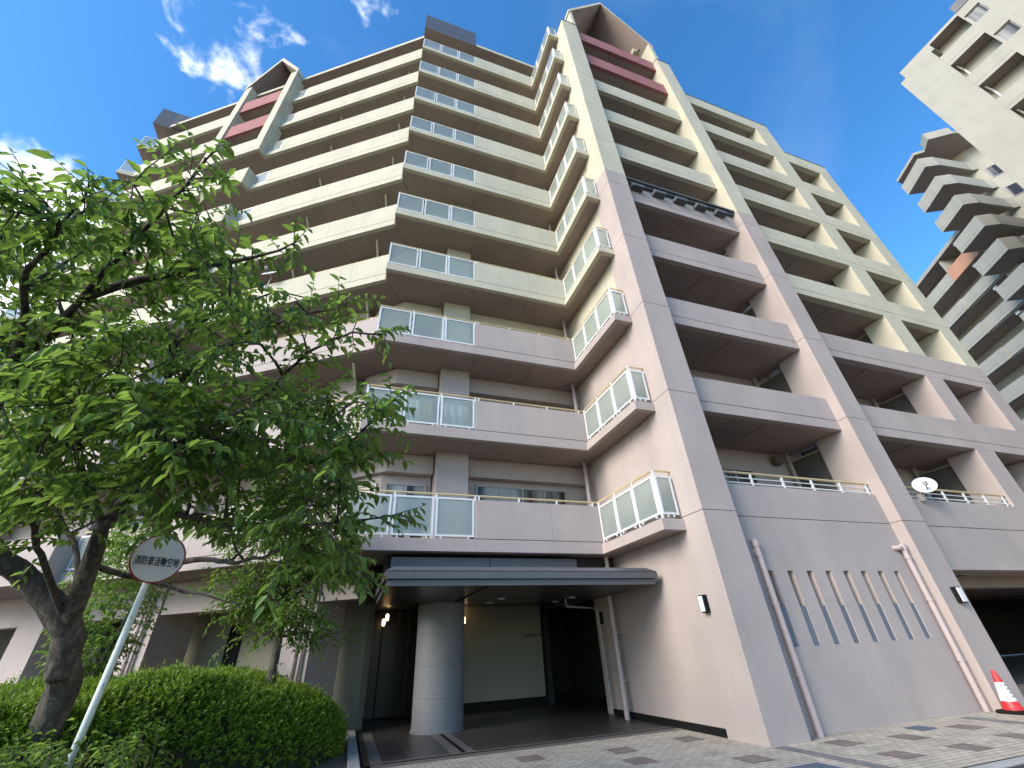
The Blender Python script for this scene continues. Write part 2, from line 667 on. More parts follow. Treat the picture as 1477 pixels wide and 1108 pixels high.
def parapet(mb, fm, a0, a1, z0, h, key, t=0.15, gr=0.285, joints=(), d0=0.0, low=True):
    """slab edge, dark joint, then the upper panel"""
    if low:
        mb.box(fm, a0, a1, d0, d0 + t, z0, z0 + gr, key)
    mb.box(fm, a0 + 0.001, a1 - 0.001, d0 + 0.016, d0 + t, z0 + gr, z0 + gr + 0.016, 'groove')
    js = [a0] + list(joints) + [a1]
    for i in range(len(js) - 1):
        b0 = js[i] + (0.006 if i > 0 else 0)
        b1 = js[i + 1] - (0.006 if i < len(js) - 2 else 0)
        mb.box(fm, b0, b1, d0, d0 + t, z0 + gr + 0.016, z0 + h, key)
    for j in joints:
        mb.box(fm, j - 0.006, j + 0.006, d0 + 0.004, d0 + t, z0 + gr + 0.016, z0 + h - 0.004, key)


def glass_panel(fm, a0, a1, z0, z1, parent, d=0.03):
    mb = MB()
    w = 0.045
    mb.box(fm, a0, a1, d, d + 0.04, z0, z0 + w, 'white_metal')
    mb.box(fm, a0, a1, d, d + 0.04, z1 - w, z1, 'white_metal')
    mb.box(fm, a0, a0 + w, d, d + 0.04, z0 + w, z1 - w, 'white_metal')
    mb.box(fm, a1 - w, a1, d, d + 0.04, z0 + w, z1 - w, 'white_metal')
    mb.box(fm, a0 + w, a1 - w, d + 0.014, d + 0.026, z0 + w, z1 - w, 'frosted')
    for q in (a0 + 0.12, a1 - 0.16):
        mb.box(fm, q, q + 0.04, d + 0.005, d + 0.035, z0 - 0.05, z0, 'white_metal')
    return mb.build('glass_panel', parent)


def post(mb, fm, a, z0, z1, d=0.03):
    mb.box(fm, a - 0.02, a + 0.02, d + 0.045, d + 0.085, z0, z1, 'white_metal')


def window(fm, a0, a1, d, z0, z1, n, parent):
    mb = MB()
    w = 0.05
    mb.box(fm, a0, a1, d - 0.05, d, z0, z0 + w, 'frame')
    mb.box(fm, a0, a1, d - 0.05, d, z1 - w, z1, 'frame')
    step = (a1 - a0) / n
    for i in range(n + 1):
        c = a0 + step * i
        lo = a0 if i == 0 else c - w / 2
        hi = a1 if i == n else c + w / 2
        if i == 0:
            hi = a0 + w
        if i == n:
            lo = a1 - w
        mb.box(fm, lo, hi, d - 0.05, d, z0 + w, z1 - w, 'frame')
    o = mb.build('window', parent)
    p = MB()
    p.box(fm, a0 + 0.02, a1 - 0.02, d - 0.024, d - 0.012, z0 + 0.02, z1 - 0.02, 'window')
    p.build('pane', o)
    return o


FL = range(2, 12)
# ---- slabs, parapets and glass of the inner corner and the long wing
for F in FL:
    z = ZB(F)
    key = paint_of(F)
    mb = MB()
    outer = [(XG0, YM), (XC, YM), (XC, YS), (XW - 0.01, YS), (XW - 0.01, 11.9), (0.3, 11.9), (-0.41, 10.72)]
    # slab with its brown underside, kept 3 mm behind the edge bands
    ins = [(XG0 + 0.003, YM + 0.15), (XC + 0.15, YM + 0.15), (XC + 0.15, YS + 0.15), (XW - 0.01, YS + 0.15),
           (XW - 0.01, 11.9), (0.42, 11.9), WF(0.0, 0.15)]
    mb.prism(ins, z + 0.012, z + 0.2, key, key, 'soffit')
    # underside joints
    for xj in (2.62, 4.55):
        mb.box(lambda a, d: (a, d), xj, xj + 0.012, YM + 0.16, 11.5, z + 0.004, z + 0.012, 'groove')
    mb.box(XF(YM), XG0, XG1, 0.0, 0.15, z, z + 0.285, key)
    parapet(mb, XF(YM), XG1, XC + 0.15, z, 1.24, key, joints=(4.62,))
    mb.box(SF(XC), YS, YM, 0.0, 0.15, z, z + 0.235, key)
    mb.box(XF(YS), XC + 0.15, XW - 0.045, 0.0, 0.15, z, z + 0.235, key)
    bal = mb.build('balcony', B, bevel=0.012)
    w = (XG1 - XG0 - 0.06) / 3
    for i in range(3):
        glass_panel(XF(YM), XG0 + 0.02 + i * (w + 0.02), XG0 + 0.02 + i * (w + 0.02) + w - 0.035, z + 0.34, z + 1.27, bal)
    w = (YM - YS - 0.13) / 3
    for i in range(3):
        glass_panel(SF(XC), YS + 0.08 + i * (w + 0.01), YS + 0.08 + i * (w + 0.01) + w - 0.03, z + 0.33, z + 1.2, bal)
    glass_panel(XF(YS), XC + 0.09, XW - 0.10, z + 0.33, z + 1.2, bal)
    mb = MB()
    zr = z + 1.36
    mb.tube([(XG0 + 0.05, YM + 0.09, zr), (XC + 0.09, YM + 0.09, zr), (XC + 0.09, YS + 0.08, zr - 0.03), (XW - 0.06, YS + 0.08, zr - 0.03)], 0.026, 'gold', 6)
    for k in range(4):
        post(mb, XF(YM), XG0 + 0.03 + k * 0.995, z + 0.285, zr, 0.02)
    for k in range(4):
        post(mb, XF(YM), XG1 + 0.1 + k * 1.08, z + 1.24, zr, 0.02)
    for k in range(4):
        post(mb, SF(XC), YS + 0.06 + k * 0.85, z + 0.235, zr - 0.03, 0.02)
    mb.build('handrail', bal)
    # ---- the wing
    mb = MB()
    ins = [WF(0.02, 0.15), WF(0.02, 1.62), WF(18.45, 1.62), WF(18.45, 0.15)]
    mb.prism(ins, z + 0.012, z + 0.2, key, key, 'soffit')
    for sj in (2.45, 6.3, 13.6, 16.9):
        mb.prism([WF(sj, 0.16), WF(sj + 0.014, 0.16), WF(sj + 0.014, 1.3), WF(sj, 1.3)], z + 0.004, z + 0.012, 'groove')
    jts = (3.6,) if F > 6 else (1.4, 2.9, 4.4, 5.9)
    parapet(mb, WF, 0.0, 7.50, z, 1.22, key, joints=jts)
    mb.box(WF, 7.50, 8.42, 0.0, 0.15, z, z + 0.285, key)
    if F <= 9:
        parapet(mb, WF, 8.38, 12.22, z, 1.22, key, d0=-0.42)
        mb.box(WF, 8.38, 8.53, -0.27, 0.15, z, z + 1.219, key)
        mb.box(WF, 12.07, 12.22, -0.27, 0.15, z, z + 1.219, key)
        mb.prism([WF(8.5, -0.3), WF(8.5, 0.15), WF(12.1, 0.15), WF(12.1, -0.3)], z + 0.012, z + 0.2, key, key, 'soffit')
    parapet(mb, WF, 12.22, 18.62, z, 1.22, key, joints=(15.4,))
    # far end
    l0 = WF(18.62, 0.0)
    mb.prism([l0, EL, (-16.85, 23.4), (-14.5, 23.4), WF(18.3, 1.62), WF(18.45, 0.15)], z + 0.002, z + 0.28, key, key, 'soffit')
    wing = mb.build('balcony', B, bevel=0.012)
    glass_panel(WF, 7.55, 8.34, z + 0.34, z + 1.22, wing)
    el, ef = LFR(l0, EL, -1)
    glass_panel(ef, 0.04, el - 0.04, z + 0.34, z + 1.25, wing)
    mb = MB()
    zr = z + 1.33
    mb.tube([WF(0.05, 0.09) + (zr,), WF(7.48, 0.09) + (zr,), WF(8.36, 0.09) + (zr,)], 0.024, 'gold', 6)
    for k in range(8):
        post(mb, WF, 0.3 + k * 1.02, z + 1.22, zr, 0.02)
    mb.build('handrail', wing)
    # drain pipes below the next slab
    mb = MB()
    zt = z + H
    for s0 in (0.95, 4.75, 14.2):
        mb = MB()
        mb.tube([WF(s0, 0.45) + (zt - 0.0,), WF(s0 + 0.02, 0.5) + (zt - 0.09,), WF(s0 + 0.28, 1.12) + (zt - 0.42,), WF(s0 + 0.3, 1.14) + (z + 0.2,)], 0.042, 'pale_pipe', 8)
        mb.build('downpipe', B, smooth=True)
    mb = MB()
    mb.tube([(6.28, 11.0, z + H), (6.28, 11.0, z + 0.2)], 0.055, 'pipe' if F < 5 else 'pale_pipe', 10)
    mb.build('downpipe', B, smooth=True)
    mb = MB()
    mb.tube([(6.45, 11.25, z + H), (6.45, 11.25, z + 0.2)], 0.035, 'pipe' if F < 5 else 'pale_pipe', 8)
    mb.build('downpipe', B, smooth=True)

# ---- rear walls of the balconies, with lintel beams and windows
for lo, hi, key in ((3.5, 10.35, 'mauve'), (10.35, 32.4, 'cream')):
    mb = MB()
    mb.prism([(XW, 11.82), (2.68, 11.82), (2.68, 12.2), (XW, 12.2)], lo, hi, key)
    mb.prism([(1.72, 11.25), (2.65, 11.25), (2.65, 12.2), (1.72, 12.2)], lo, hi, key)
    mb.prism([(1.69, 11.86), (0.30, 11.86), (-0.62, 12.62), (-0.3, 13.1), (0.45, 12.2), (1.69, 12.2)], lo, hi, key)
    mb.prism([WF(1.35, 1.2), WF(2.1, 1.2), WF(2.1, 2.0), WF(1.35, 2.0)], lo, hi, key)
    for s0, s1 in ((6.15, 6.9), (10.1, 11.0), (14.4, 15.2)):
        mb.prism([WF(s0, 1.2), WF(s1, 1.2), WF(s1, 2.0), WF(s0, 2.0)], lo, hi, key)
    for s0, s1 in ((0.4, 1.345), (2.105, 6.145), (6.905, 10.095), (11.005, 14.395), (15.205, 18.3)):
        mb.prism([WF(s0, 1.65), WF(s1, 1.65), WF(s1, 2.0), WF(s0, 2.0)], lo, hi, key)
    mb.prism([(-14.5, 23.2), (-16.2, 21.6), (-16.4, 24.5), (-14.5, 24.5)], lo, hi, key)
    for F in FL:
        z = ZB(F + 1)
        if not (lo <= z - 0.5 < hi):
            continue
        mb.prism([(XW, 11.55), (2.68, 11.55), (2.68, 11.815), (XW, 11.815)], z - 0.56, z, key)
        mb.prism([(1.69, 11.58), (0.37, 11.58), (-0.54, 12.36), (-0.62, 12.61), (0.30, 11.855), (1.69, 11.855)], z - 0.56, z, key)
        mb.prism([WF(2.12, 1.42), WF(6.13, 1.42), WF(6.13, 1.645), WF(2.12, 1.645)], z - 0.56, z, key)
        mb.prism([WF(6.92, 1.42), WF(10.08, 1.42), WF(10.08, 1.645), WF(6.92, 1.645)], z - 0.56, z, key)
    mb.build('rear_wall', B, bevel=0.015)
for F in (2, 3, 4, 5):
    z = ZB(F) + 0.25
    window(XF(11.81), 3.0, 5.92, 0.0, z, z + 1.93, 4, B)
    window(XF(11.85), 0.42, 1.55, 0.0, z + 0.75, z + 1.85, 2, B)
    bf = LFR((0.30, 11.86), (-0.62, 12.62), -1)[1]
    window(bf, 0.1, 1.1, -0.01, z + 0.75, z + 1.85, 1, B)
    window(lambda a, d: WF(a, 1.64 + d), 2.6, 5.9, 0.0, z, z + 1.93, 4, B)
    window(lambda a, d: WF(a, 1.64 + d), 7.1, 9.9, 0.0, z, z + 1.93, 4, B)

# ---- roof of the inner corner and wing
mb = MB()
zr = 32.36
mb.prism([(XG0, YM), (XW - 0.01, YM), (XW - 0.01, 22), (0, 24), WF(18.62, 12.0), WF(18.62, 0), WF(0, 0)], zr, zr + 0.28, 'cream', 'dark_metal', 'soffit')
mb.build('roof', B)
mb = MB()
mb.prism([(-0.45, YM - 0.03), (2.58, YM - 0.03), (2.58, 13.5), (-0.3, 13.5)], 32.27, 34.18, 'dark_metal', 'dark_metal', 'soffit')
mb.prism([(-0.455, YM - 0.036), (2.585, YM - 0.036), (2.585, YM - 0.03), (-0.455, YM - 0.03)], 32.96, 32.975, 'groove')
mb.build('roof_parapet', B, label='dark grey metal box parapet above the inner corner')
mb = MB()
l0 = WF(18.62, 0)
mb.prism([(l0[0] + 0.02, l0[1] - 0.03), (-16.88, 20.72), (-16.95, 23.4), (-13.5, 23.4), (-14.6, 20.85)], 32.27, 34.17, 'dark_metal', 'dark_metal', 'soffit')
mb.build('roof_parapet', B, label='dark grey metal box parapet at the far left end')

# ---- gable frame standing proud of the wing
mb = MB()
PR = -0.425
z9 = ZB(9) + 1.222
mb.box(WF, 8.38, 8.86, PR, 0.3, z9, 32.75, 'cream')
mb.box(WF, 11.74, 12.22, PR, 0.3, z9, 32.75, 'cream')
for zz in (26.1, 29.2, 31.6):
    mb.box(WF, 8.375, 8.865, PR - 0.002, 0.2, zz, zz + 0.012, 'groove')


def slope(mb, fm, a0, z0, a1, z1, d0, d1, t, k, ktop, kbot):
    p = []
    for d in (d0, d1):
        p += [fm(a0, d) + (z0,), fm(a1, d) + (z1,), fm(a1, d) + (z1 - t,), fm(a0, d) + (z0 - t,)]
    n = len(mb.v)
    mb.v += p
    for f, kk in (([0, 1, 2, 3], k), ([4, 7, 6, 5], k), ([0, 4, 5, 1], ktop), ([3, 2, 6, 7], kbot), ([0, 3, 7, 4], k), ([1, 5, 6, 2], k)):
        mb.face([n + i for i in f], kk)


slope(mb, WF, 8.34, 32.95, 10.30, 35.95, PR - 0.03, 6.0, 0.42, 'cream', 'dark_metal', 'soffit')
slope(mb, WF, 12.26, 32.95, 10.30, 35.95, PR - 0.03, 6.0, 0.42, 'cream', 'dark_metal', 'soffit')
mb.prism([WF(8.4, 3.0), WF(12.2, 3.0), WF(12.2, 3.2), WF(8.4, 3.2)], 32.64, 35.4, 'soffit')
mb.build('gable', B, bevel=0.01)
for F in (10, 11):
    mb = MB()
    mb.box(WF, 8.865, 11.735, -0.33, -0.2, ZB(F), ZB(F) + 1.22, 'red')
    mb.prism([WF(8.865, -0.2), WF(11.735, -0.2), WF(11.735, 0.14), WF(8.865, 0.14)], ZB(F) + 0.01, ZB(F) + 0.2, 'soffit')
    mb.build('balcony', B, label='red balcony front in the gable frame')

# ---- tower: side wall, pillars
mb = MB()
mb.prism([(XW, 7.9), (XW, 12.2), (7.3, 12.2), (7.3, 7.9)], 0.0, 2.74, 'mauve')
mb.prism([(XW, 7.9), (XW, 20), (7.3, 20), (7.3, 7.9)], 2.74, 10.35, 'mauve')
mb.prism([(XW, 7.9), (XW, 20), (7.3, 20), (7.3, 7.9)], 10.35, 31.0, 'cream')
mb.prism([(XW - 0.012, 7.93), (XW - 0.012, 11.9), (XW, 11.9), (XW, 7.93)], 0.0, 0.13, 'black')
mb.build('tower_wall', B)
GR = [ZB(F) + 0.27 for F in range(2, 12)]


def pillar(x0, x1, y0, y1, top, lim):
    mb = MB()
    cuts = [0.0] + [g for g in GR if g < top - 0.4] + [top]
    for i in range(len(cuts) - 1):
        a = cuts[i] + (0.014 if i else 0)
        b_ = cuts[i + 1]
        f = lambda u, v: (u, v)
        if a < lim < b_:
            mb.box(f, x0, x1, y0, y1, a, lim, 'mauve')
            mb.box(f, x0, x1, y0, y1, lim, b_, 'cream')
        else:
            mb.box(f, x0, x1, y0, y1, a, b_, 'mauve' if b_ <= lim + 0.1 else 'cream')
        if i:
            mb.box(f, x0 + 0.014, x1 - 0.014, y0 + 0.014, y1 - 0.01, cuts[i], a, 'groove')
    mb.box(lambda u, v: (u, v), x0 - 0.02, x1 + 0.02, y0 - 0.02, y1, top, top + 0.05, 'dark_metal')
    return mb.build('pillar', B, bevel=0.0)


pillar(6.574, 7.441, YF, 7.9, 30.36, 16.1)
pillar(12.636, 13.495, YF, 8.1, 30.36, 16.1)

# ---- tower bay between the pillars
F0, F1 = 7.441, 12.636
xb = XF(YB)
mb = MB()
# ground wall with eight slots
zs0, zs1, zsm = 1.295, 2.645, 1.98
mb.box(xb, F0, F1, 0, 0.2, 0, zs0, 'mauve')
sx = [8.06 + 0.5485 * i for i in range(8)]
edges = [F0]
for s in sx:
    edges += [s, s + 0.17]
edges.append(F1)
for i in range(0, len(edges), 2):
    mb.box(xb, edges[i], edges[i + 1], 0, 0.2, zs0, zs1, 'mauve')
mb.box(xb, F0, F1, 0, 0.2, zs1, 3.745, 'mauve')
mb.box(xb, F0, F1, 0.014, 0.2, 3.745, 3.761, 'groove')
mb.box(xb, F0, F1, 0, 0.2, 3.761, 4.49, 'mauve')
mb.box(xb, F0, F1, 0.2, 0.42, 0, 3.4, 'mauve')
gw = mb.build('ground_wall', B)
for s in sx:
    q = MB()
    q.box(xb, s, s + 0.17, 0.02, 0.2, zs0, zsm, 'blue_infill')
    q.box(xb, s - 0.004, s + 0.174, -0.004, 0.0, zs0 - 0.012, zs0 - 0.0, 'kerb')
    q.build('slot_infill', gw)
for F in FL:
    z = ZB(F) if F > 2 else 3.4
    key = 'mauve' if F <= 6 else 'cream'
    if F >= 10:
        key = 'red'
    mb = MB()
    if F > 2:
        if F < 10:
            parapet(mb, xb, F0, F1, z, 1.04, key, t=0.17)
        else:
            mb.box(xb, F0, F1, 0, 0.17, z, z + 1.08, key)
    mb.prism([(F0 + 0.003, YB + 0.17), (F1 - 0.003, YB + 0.17), (12.9, 8.1), (12.9, 9.3), (F0 + 0.003, 9.3)], z + 0.012, z + 0.2, key, key, 'soffit')
    mb.box(lambda a, d: (a, d), 10.05, 10.062, YB + 0.2, 9.2, z + 0.004, z + 0.012, 'groove')
    if F == 6:
        mb.box(xb, F0 + 0.05, F1, -0.2, 0.17, z + 1.04, z + 1.12, 'dentil')
        mb.box(xb, F0 + 0.05, F1, -0.12, -0.0, z + 0.93, z + 1.04, 'dentil')
        for k in range(5):
            x = 7.98 + 0.965 * k
            mb.box(xb, x - 0.25, x + 0.25, -0.24, -0.0, z + 0.64, z + 0.80, 'dentil')
    bal = mb.build('balcony', B, bevel=0.012, label='mauve balcony front with five slate blocks under a dark ledge' if F == 6 else None)
    if F == 2:
        r = MB()
        for zz, rr, k in ((4.80, 0.03, 'gold'), (4.675, 0.014, 'white_metal'), (4.55, 0.02, 'white_metal')):
            r.tube([(F0, YB + 0.06, zz), (F1, YB + 0.06, zz)], rr, k, 6)
        for k in range(6):
            r.box(xb, 7.62 + k * 0.98 - 0.025, 7.62 + k * 0.98 + 0.025, 0.04, 0.08, 4.49, 4.79, 'white_metal')
        r.build('handrail', bal)
    # partition board and its post on the right side
    q = MB()
    zt = ZB(F + 1)
    q.box(lambda a, d: (12.80 + d, a), 8.12, 9.18, 0, 0.02, z + 0.25, zt - 0.22, 'screen')
    q.box(lambda a, d: (12.79 + d, a), 8.12, 9.18, -0.02, 0.03, zt - 0.23, zt - 0.18, 'frame')
    q.box(lambda a, d: (12.79 + d, a), 8.12, 9.18, -0.02, 0.03, z + 1.5, z + 1.53, 'frame')
    q.tube([(12.5, 9.05, zt), (12.5, 9.05, z + 0.2)], 0.06, 'frame', 8)
    q.build('partition', B)
mb = MB()
mb.box(XF(9.2), F0, 13.4, 0, 0.25, 3.4, 16.2, 'mauve')
mb.box(XF(9.2), F0, 13.4, 0, 0.25, 16.2, 32.0, 'cream')
mb.build('rear_wall', B)
for F in (2, 3, 4):
    z = ZB(F) + 0.22
    window(XF(9.19), 7.9, 11.0, 0, z, z + 2.05, 4, B)
q = MB()
q.box(XF(8.95), 11.85, 12.1, 0, 0.2, ZB(3) - 0.40, ZB(3) - 0.16, 'screen')
q.build('vent_box', B)
# gable of the tower
mb = MB()
G = lambda a, d: (a, YF + d)
mb.box(G, 7.27, 7.44, 0.003, 0.6, 30.41, 32.55, 'cream')
mb.box(G, 12.64, 12.87, 0.003, 1.2, 30.41, 32.55, 'cream')
slope(mb, G, 7.22, 32.5, 10.05, 36.75, -0.02, 5.5, 0.30, 'cream', 'dark_metal', 'soffit')
slope(mb, G, 12.92, 32.5, 10.05, 36.75, -0.02, 5.5, 0.30, 'cream', 'dark_metal', 'soffit')
mb.prism([(7.3, 9.45), (12.8, 9.45), (12.8, 9.6), (7.3, 9.6)], 32.0, 36.0, 'soffit')
mb.prism([(7.3, 9.6), (12.8, 9.6), (12.8, 13), (7.3, 13)], 31.5, 32.3, 'cream')
mb.build('gable', B)
mb = MB()
mb.box(lambda a, d: (a, d), 12.15, 12.63, 7.6, 8.4, 32.9, 34.0, 'cream')
mb.box(lambda a, d: (a, d), 12.35, 12.66, 7.45, 7.6, 32.9, 33.15, 'soffit')
mb.build('vent_box', B)

# ---- tower front right of the pillars: a grid of openings
XA, X1, X2, X3, XR = 13.495, 18.75, 19.75, 22.17, 23.12
Y2 = 7.256
gf = XF(Y2)
mb = MB()
mb.box(gf, XA, XR, 0, 0.25, 2.68, 3.745, 'mauve')
mb.box(gf, XA, XR, 0.014, 0.25, 3.745, 3.761, 'groove')
mb.box(gf, XA, XR, 0, 0.25, 3.761, 4.48, 'mauve')
for F in range(2, 10):
    z = ZB(F)
    xr = XR if F <= 9 else X2
    key = 'mauve' if F <= 4 else 'cream'
    if F > 2:
        mb.box(gf, XA, xr, 0, 0.25, z, z + 0.28, key)
        mb.box(gf, XA, xr, 0.012, 0.25, z + 0.28, z + 0.294, 'groove')
        mb.box(gf, XA, xr, 0, 0.25, z + 0.294, z + 1.04, key)
    k2 = 'mauve' if F <= 3 else 'cream'
    zb0, zb1 = (z + 1.04 if F > 2 else 4.48), ZB(F + 1)
    mb.box(gf, X1, X2, 0, 0.85, zb0, zb1, k2)
    if F <= 8:
        mb.box(gf, X3, XR, 0, 1.8, zb0, zb1, k2)
z = ZB(10)
mb.box(gf, XA, 19.98, 0, 0.25, z, z + 1.02, 'cream')
mb.box(gf, X2, 19.98, 0, 0.8, ZB(9) + 1.04, z, 'cream')
mb.box(gf, XA, 19.99, -0.02, 0.27, z + 1.02, z + 1.06, 'dark_metal')
mb.box(gf, 20.0, XR + 0.01, -0.02, 0.27, ZB(9) + 1.04, ZB(9) + 1.08, 'dark_metal')
mb.build('facade_wall', B, bevel=0.008)
mb = MB()
for F in range(2, 11):
    z = ZB(F) if F > 2 else 3.3
    x1 = XR - 0.02 if F <= 9 else 19.96
    kk = 'mauve' if F <= 4 else 'cream'
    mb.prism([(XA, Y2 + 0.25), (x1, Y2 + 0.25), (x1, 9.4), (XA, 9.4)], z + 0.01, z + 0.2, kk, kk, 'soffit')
    mb.box(lambda a, d: (a, d), 16.1, 16.112, Y2 + 0.26, 9.2, z + 0.002, z + 0.01, 'groove')
mb.prism([(XA, 9.2), (XR, 9.2), (XR, 9.4), (XA, 9.4)], 3.3, 10.3, 'mauve')
mb.prism([(XA, 9.2), (XR, 9.2), (XR, 9.4), (XA, 9.4)], 10.3, 24.8, 'cream')
mb.prism([(XA, 9.2), (19.96, 9.2), (19.96, 9.4), (XA, 9.4)], 24.8, 27.7, 'cream')
mb.prism([(XR - 0.25, 9.05), (XR, 9.05), (XR, 22), (XR - 0.25, 22)], 2.7, 24.8, 'cream')
mb.prism([(19.7, 9.4), (19.96, 9.4), (19.96, 22), (19.7, 22)], 24.8, 27.7, 'cream')
mb.prism([(13.3, 9.4), (13.495, 9.4), (13.495, 22), (13.3, 22)], 24.8, 32, 'cream')
mb.build('loggia_walls', B)
for F in range(2, 9):
    z = ZB(F) if F > 2 else 3.3
    zt = ZB(F + 1)
    for xx in (18.90, 22.3):
        q = MB()
        yy = 8.12 if xx < 20 else 9.06
        if xx < 20:
            q.box(lambda a, d: (xx + d, a), 8.12, 9.18, 0, 0.02, z + 0.25, zt - 0.22, 'screen')
            q.box(lambda a, d: (xx + d, a), 8.12, 9.18, -0.03, 0.03, zt - 0.23, zt - 0.18, 'frame')
            q.tube([(xx - 0.35, 9.05, zt), (xx - 0.35, 9.05, z + 0.2)], 0.06, 'frame', 8)
            q.build('partition', B)
    if F < 5:
        window(XF(9.19), 14.2, 17.6, 0, z + 0.25, z + 2.2, 4, B)
q = MB()
for zz, rr, k in ((4.83, 0.03, 'gold'), (4.70, 0.014, 'white_metal'), (4.57, 0.02, 'white_metal')):
    q.tube([(XA, Y2 + 0.08, zz), (X1, Y2 + 0.08, zz)], rr, k, 6)
    q.tube([(X2, Y2 + 0.08, zz), (X3, Y2 + 0.08, zz)], rr, k, 6)
for k in range(6):
    q.box(gf, 13.8 + k * 0.95, 13.85 + k * 0.95, 0.06, 0.10, 4.48, 4.82, 'white_metal')
for k in range(3):
    q.box(gf, 20.0 + k * 0.95, 20.05 + k * 0.95, 0.06, 0.10, 4.48, 4.82, 'white_metal')
q.build('handrail', B)

# ---- garage opening under that front
mb = MB()
mb.prism([(XA, 7.51), (40, 7.51), (40, 18), (XA, 18)], 2.72, 3.2, 'dark', 'dark', 'soffit')
mb.prism([(XA, 8.6), (40, 8.6), (40, 8.9), (XA, 8.9)], 2.42, 2.72, 'soffit')
mb.prism([(13.2, 8.1), (13.495, 8.1), (13.495, 18), (13.2, 18)], 0, 3.3, 'brick_base')
mb.prism([(13.2, 17.8), (40, 17.8), (40, 18), (13.2, 18)], 0, 3.3, 'dark')
mb.prism([(39.8, 8), (40, 8), (40, 18), (39.8, 18)], 0, 3.3, 'dark')
mb.prism([(15.1, 10.2), (15.7, 10.2), (15.7, 11.2), (15.1, 11.2)], 0, 2.72, 'brick_base')
mb.box(gf, XR, 40, 0.002, 0.25, 2.68, 5.5, 'mauve')
mb.build('garage', B)
q = MB()
q.box(SF(13.51), 9.4, 9.75, 0, 0.09, 1.95, 2.3, 'garage_lamp')
q.build('lamp', B)
q = MB()
q.box(XF(7.9), 14.3, 15.9, 0, 0.3, 2.655, 2.715, 'frame')
for k in range(14):
    q.box(XF(7.92), 14.35 + k * 0.11, 14.40 + k * 0.11, 0, 0.26, 2.648, 2.655, 'black')
q.build('vent_grille', B)

# ---- wall lamps and pink drain pipes
def wall_lamp(fm, a0, a1, z0, z1):
    q = MB()
    q.box(fm, a0, a1, -0.10, 0.0, z0, z1, 'black')
    q.box(fm, a0 + 0.018, a1 - 0.018, -0.125, -0.10, z0 + 0.02, z1 - 0.02, 'white')
    q.build('wall_lamp', B, bevel=0.006)


wall_lamp(XF(YF), 13.05, 13.24, 1.93, 2.26)
wall_lamp(SF(6.574), 7.50, 7.64, 1.93, 2.24)
wall_lamp(SF(6.62), 11.78, 11.92, 1.98, 2.28)
for x, el in ((7.90, 0), (12.50, 1)):
    q = MB()
    yp = YB - 0.085
    q.tube([(x, yp, 0.0), (x, yp, 3.12)], 0.058, 'pipe', 14)
    for zz in (0.85, 2.0, 2.9):
        q.tube([(x, yp, zz), (x, yp, zz + 0.05)], 0.068, 'pipe', 14)
        q.tube([(x - 0.11, yp, zz + 0.025), (x + 0.09, yp + 0.08, zz + 0.025)], 0.012, 'pipe', 6)
    q.tube([(x, yp, 3.1), (x, yp, 3.24)], 0.072, 'pipe', 14)
    if el:
        q.tube([(x, yp, 3.14), (x - 0.14, yp, 3.16), (x - 0.24, yp + 0.1, 3.16)], 0.055, 'pipe', 10)
    else:
        q.tube([(x, yp, 3.0), (x - 0.02, yp + 0.1, 3.0)], 0.06, 'pipe', 10)
    q.build('downpipe', B, smooth=False)
q = MB()
q.tube([(6.42, 10.95, 0.0), (6.42, 10.95, 2.75)], 0.062, 'pipe', 14)
for zz in (0.75, 1.75):
    q.tube([(6.36, 10.9, zz), (6.60, 10.9, zz)], 0.012, 'pipe', 6)
q.build('downpipe', B)
q = MB()
q.tube([(6.3, 10.6, 3.5), (6.3, 10.6, 3.25), (6.2, 10.7, 3.1), (6.05, 10.7, 3.1)], 0.055, 'pale_pipe', 10)
q.build('downpipe', B)
q = MB()
q.tube([(5.45, 11.6, 2.62), (5.45, 11.6, 2.42), (6.45, 11.75, 2.36), (6.5, 11.75, 0.1)], 0.03, 'frame', 8)
q.build('downpipe', B)

# ---- entrance: canopy, column, porch
mb = MB()
CX0, CX1, CY = 0.50, 6.46, 8.76


def canopy_strip(z0, z1, ins, key):
    mb.prism([(CX0 + ins, CY + ins), (CX1 - ins, CY + ins), (CX1 - ins, 12.4), (CX0 + ins, 12.4)], z0, z1, key, key, 'canopy_soffit')


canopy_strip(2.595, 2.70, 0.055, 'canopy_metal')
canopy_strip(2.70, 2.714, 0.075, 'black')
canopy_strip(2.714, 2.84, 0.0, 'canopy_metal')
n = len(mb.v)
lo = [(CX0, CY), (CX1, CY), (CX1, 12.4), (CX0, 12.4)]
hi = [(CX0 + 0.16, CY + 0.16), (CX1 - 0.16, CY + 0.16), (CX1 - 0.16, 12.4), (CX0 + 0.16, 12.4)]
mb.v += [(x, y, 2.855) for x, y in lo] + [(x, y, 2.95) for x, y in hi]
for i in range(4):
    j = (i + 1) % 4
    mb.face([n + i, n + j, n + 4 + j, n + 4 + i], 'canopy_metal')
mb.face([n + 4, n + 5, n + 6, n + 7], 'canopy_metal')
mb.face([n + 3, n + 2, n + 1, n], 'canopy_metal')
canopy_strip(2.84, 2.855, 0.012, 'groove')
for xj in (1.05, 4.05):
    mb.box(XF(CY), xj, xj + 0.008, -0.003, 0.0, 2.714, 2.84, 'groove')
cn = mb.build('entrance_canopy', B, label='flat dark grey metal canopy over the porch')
mb = MB()
mb.box(XF(10.45), 0.70, 5.33, 0, 0.3, 2.951, 3.40, 'dark_metal')
for xj in (3.0,):
    mb.box(XF(10.45), xj, xj + 0.02, -0.003, 0, 2.951, 3.40, 'black')
mb.build('fascia', cn)
mb = MB()
mb.box(lambda a, d: (a, d), 2.46, 2.52, CY + 0.06, 12.38, 2.583, 2.595, 'black')
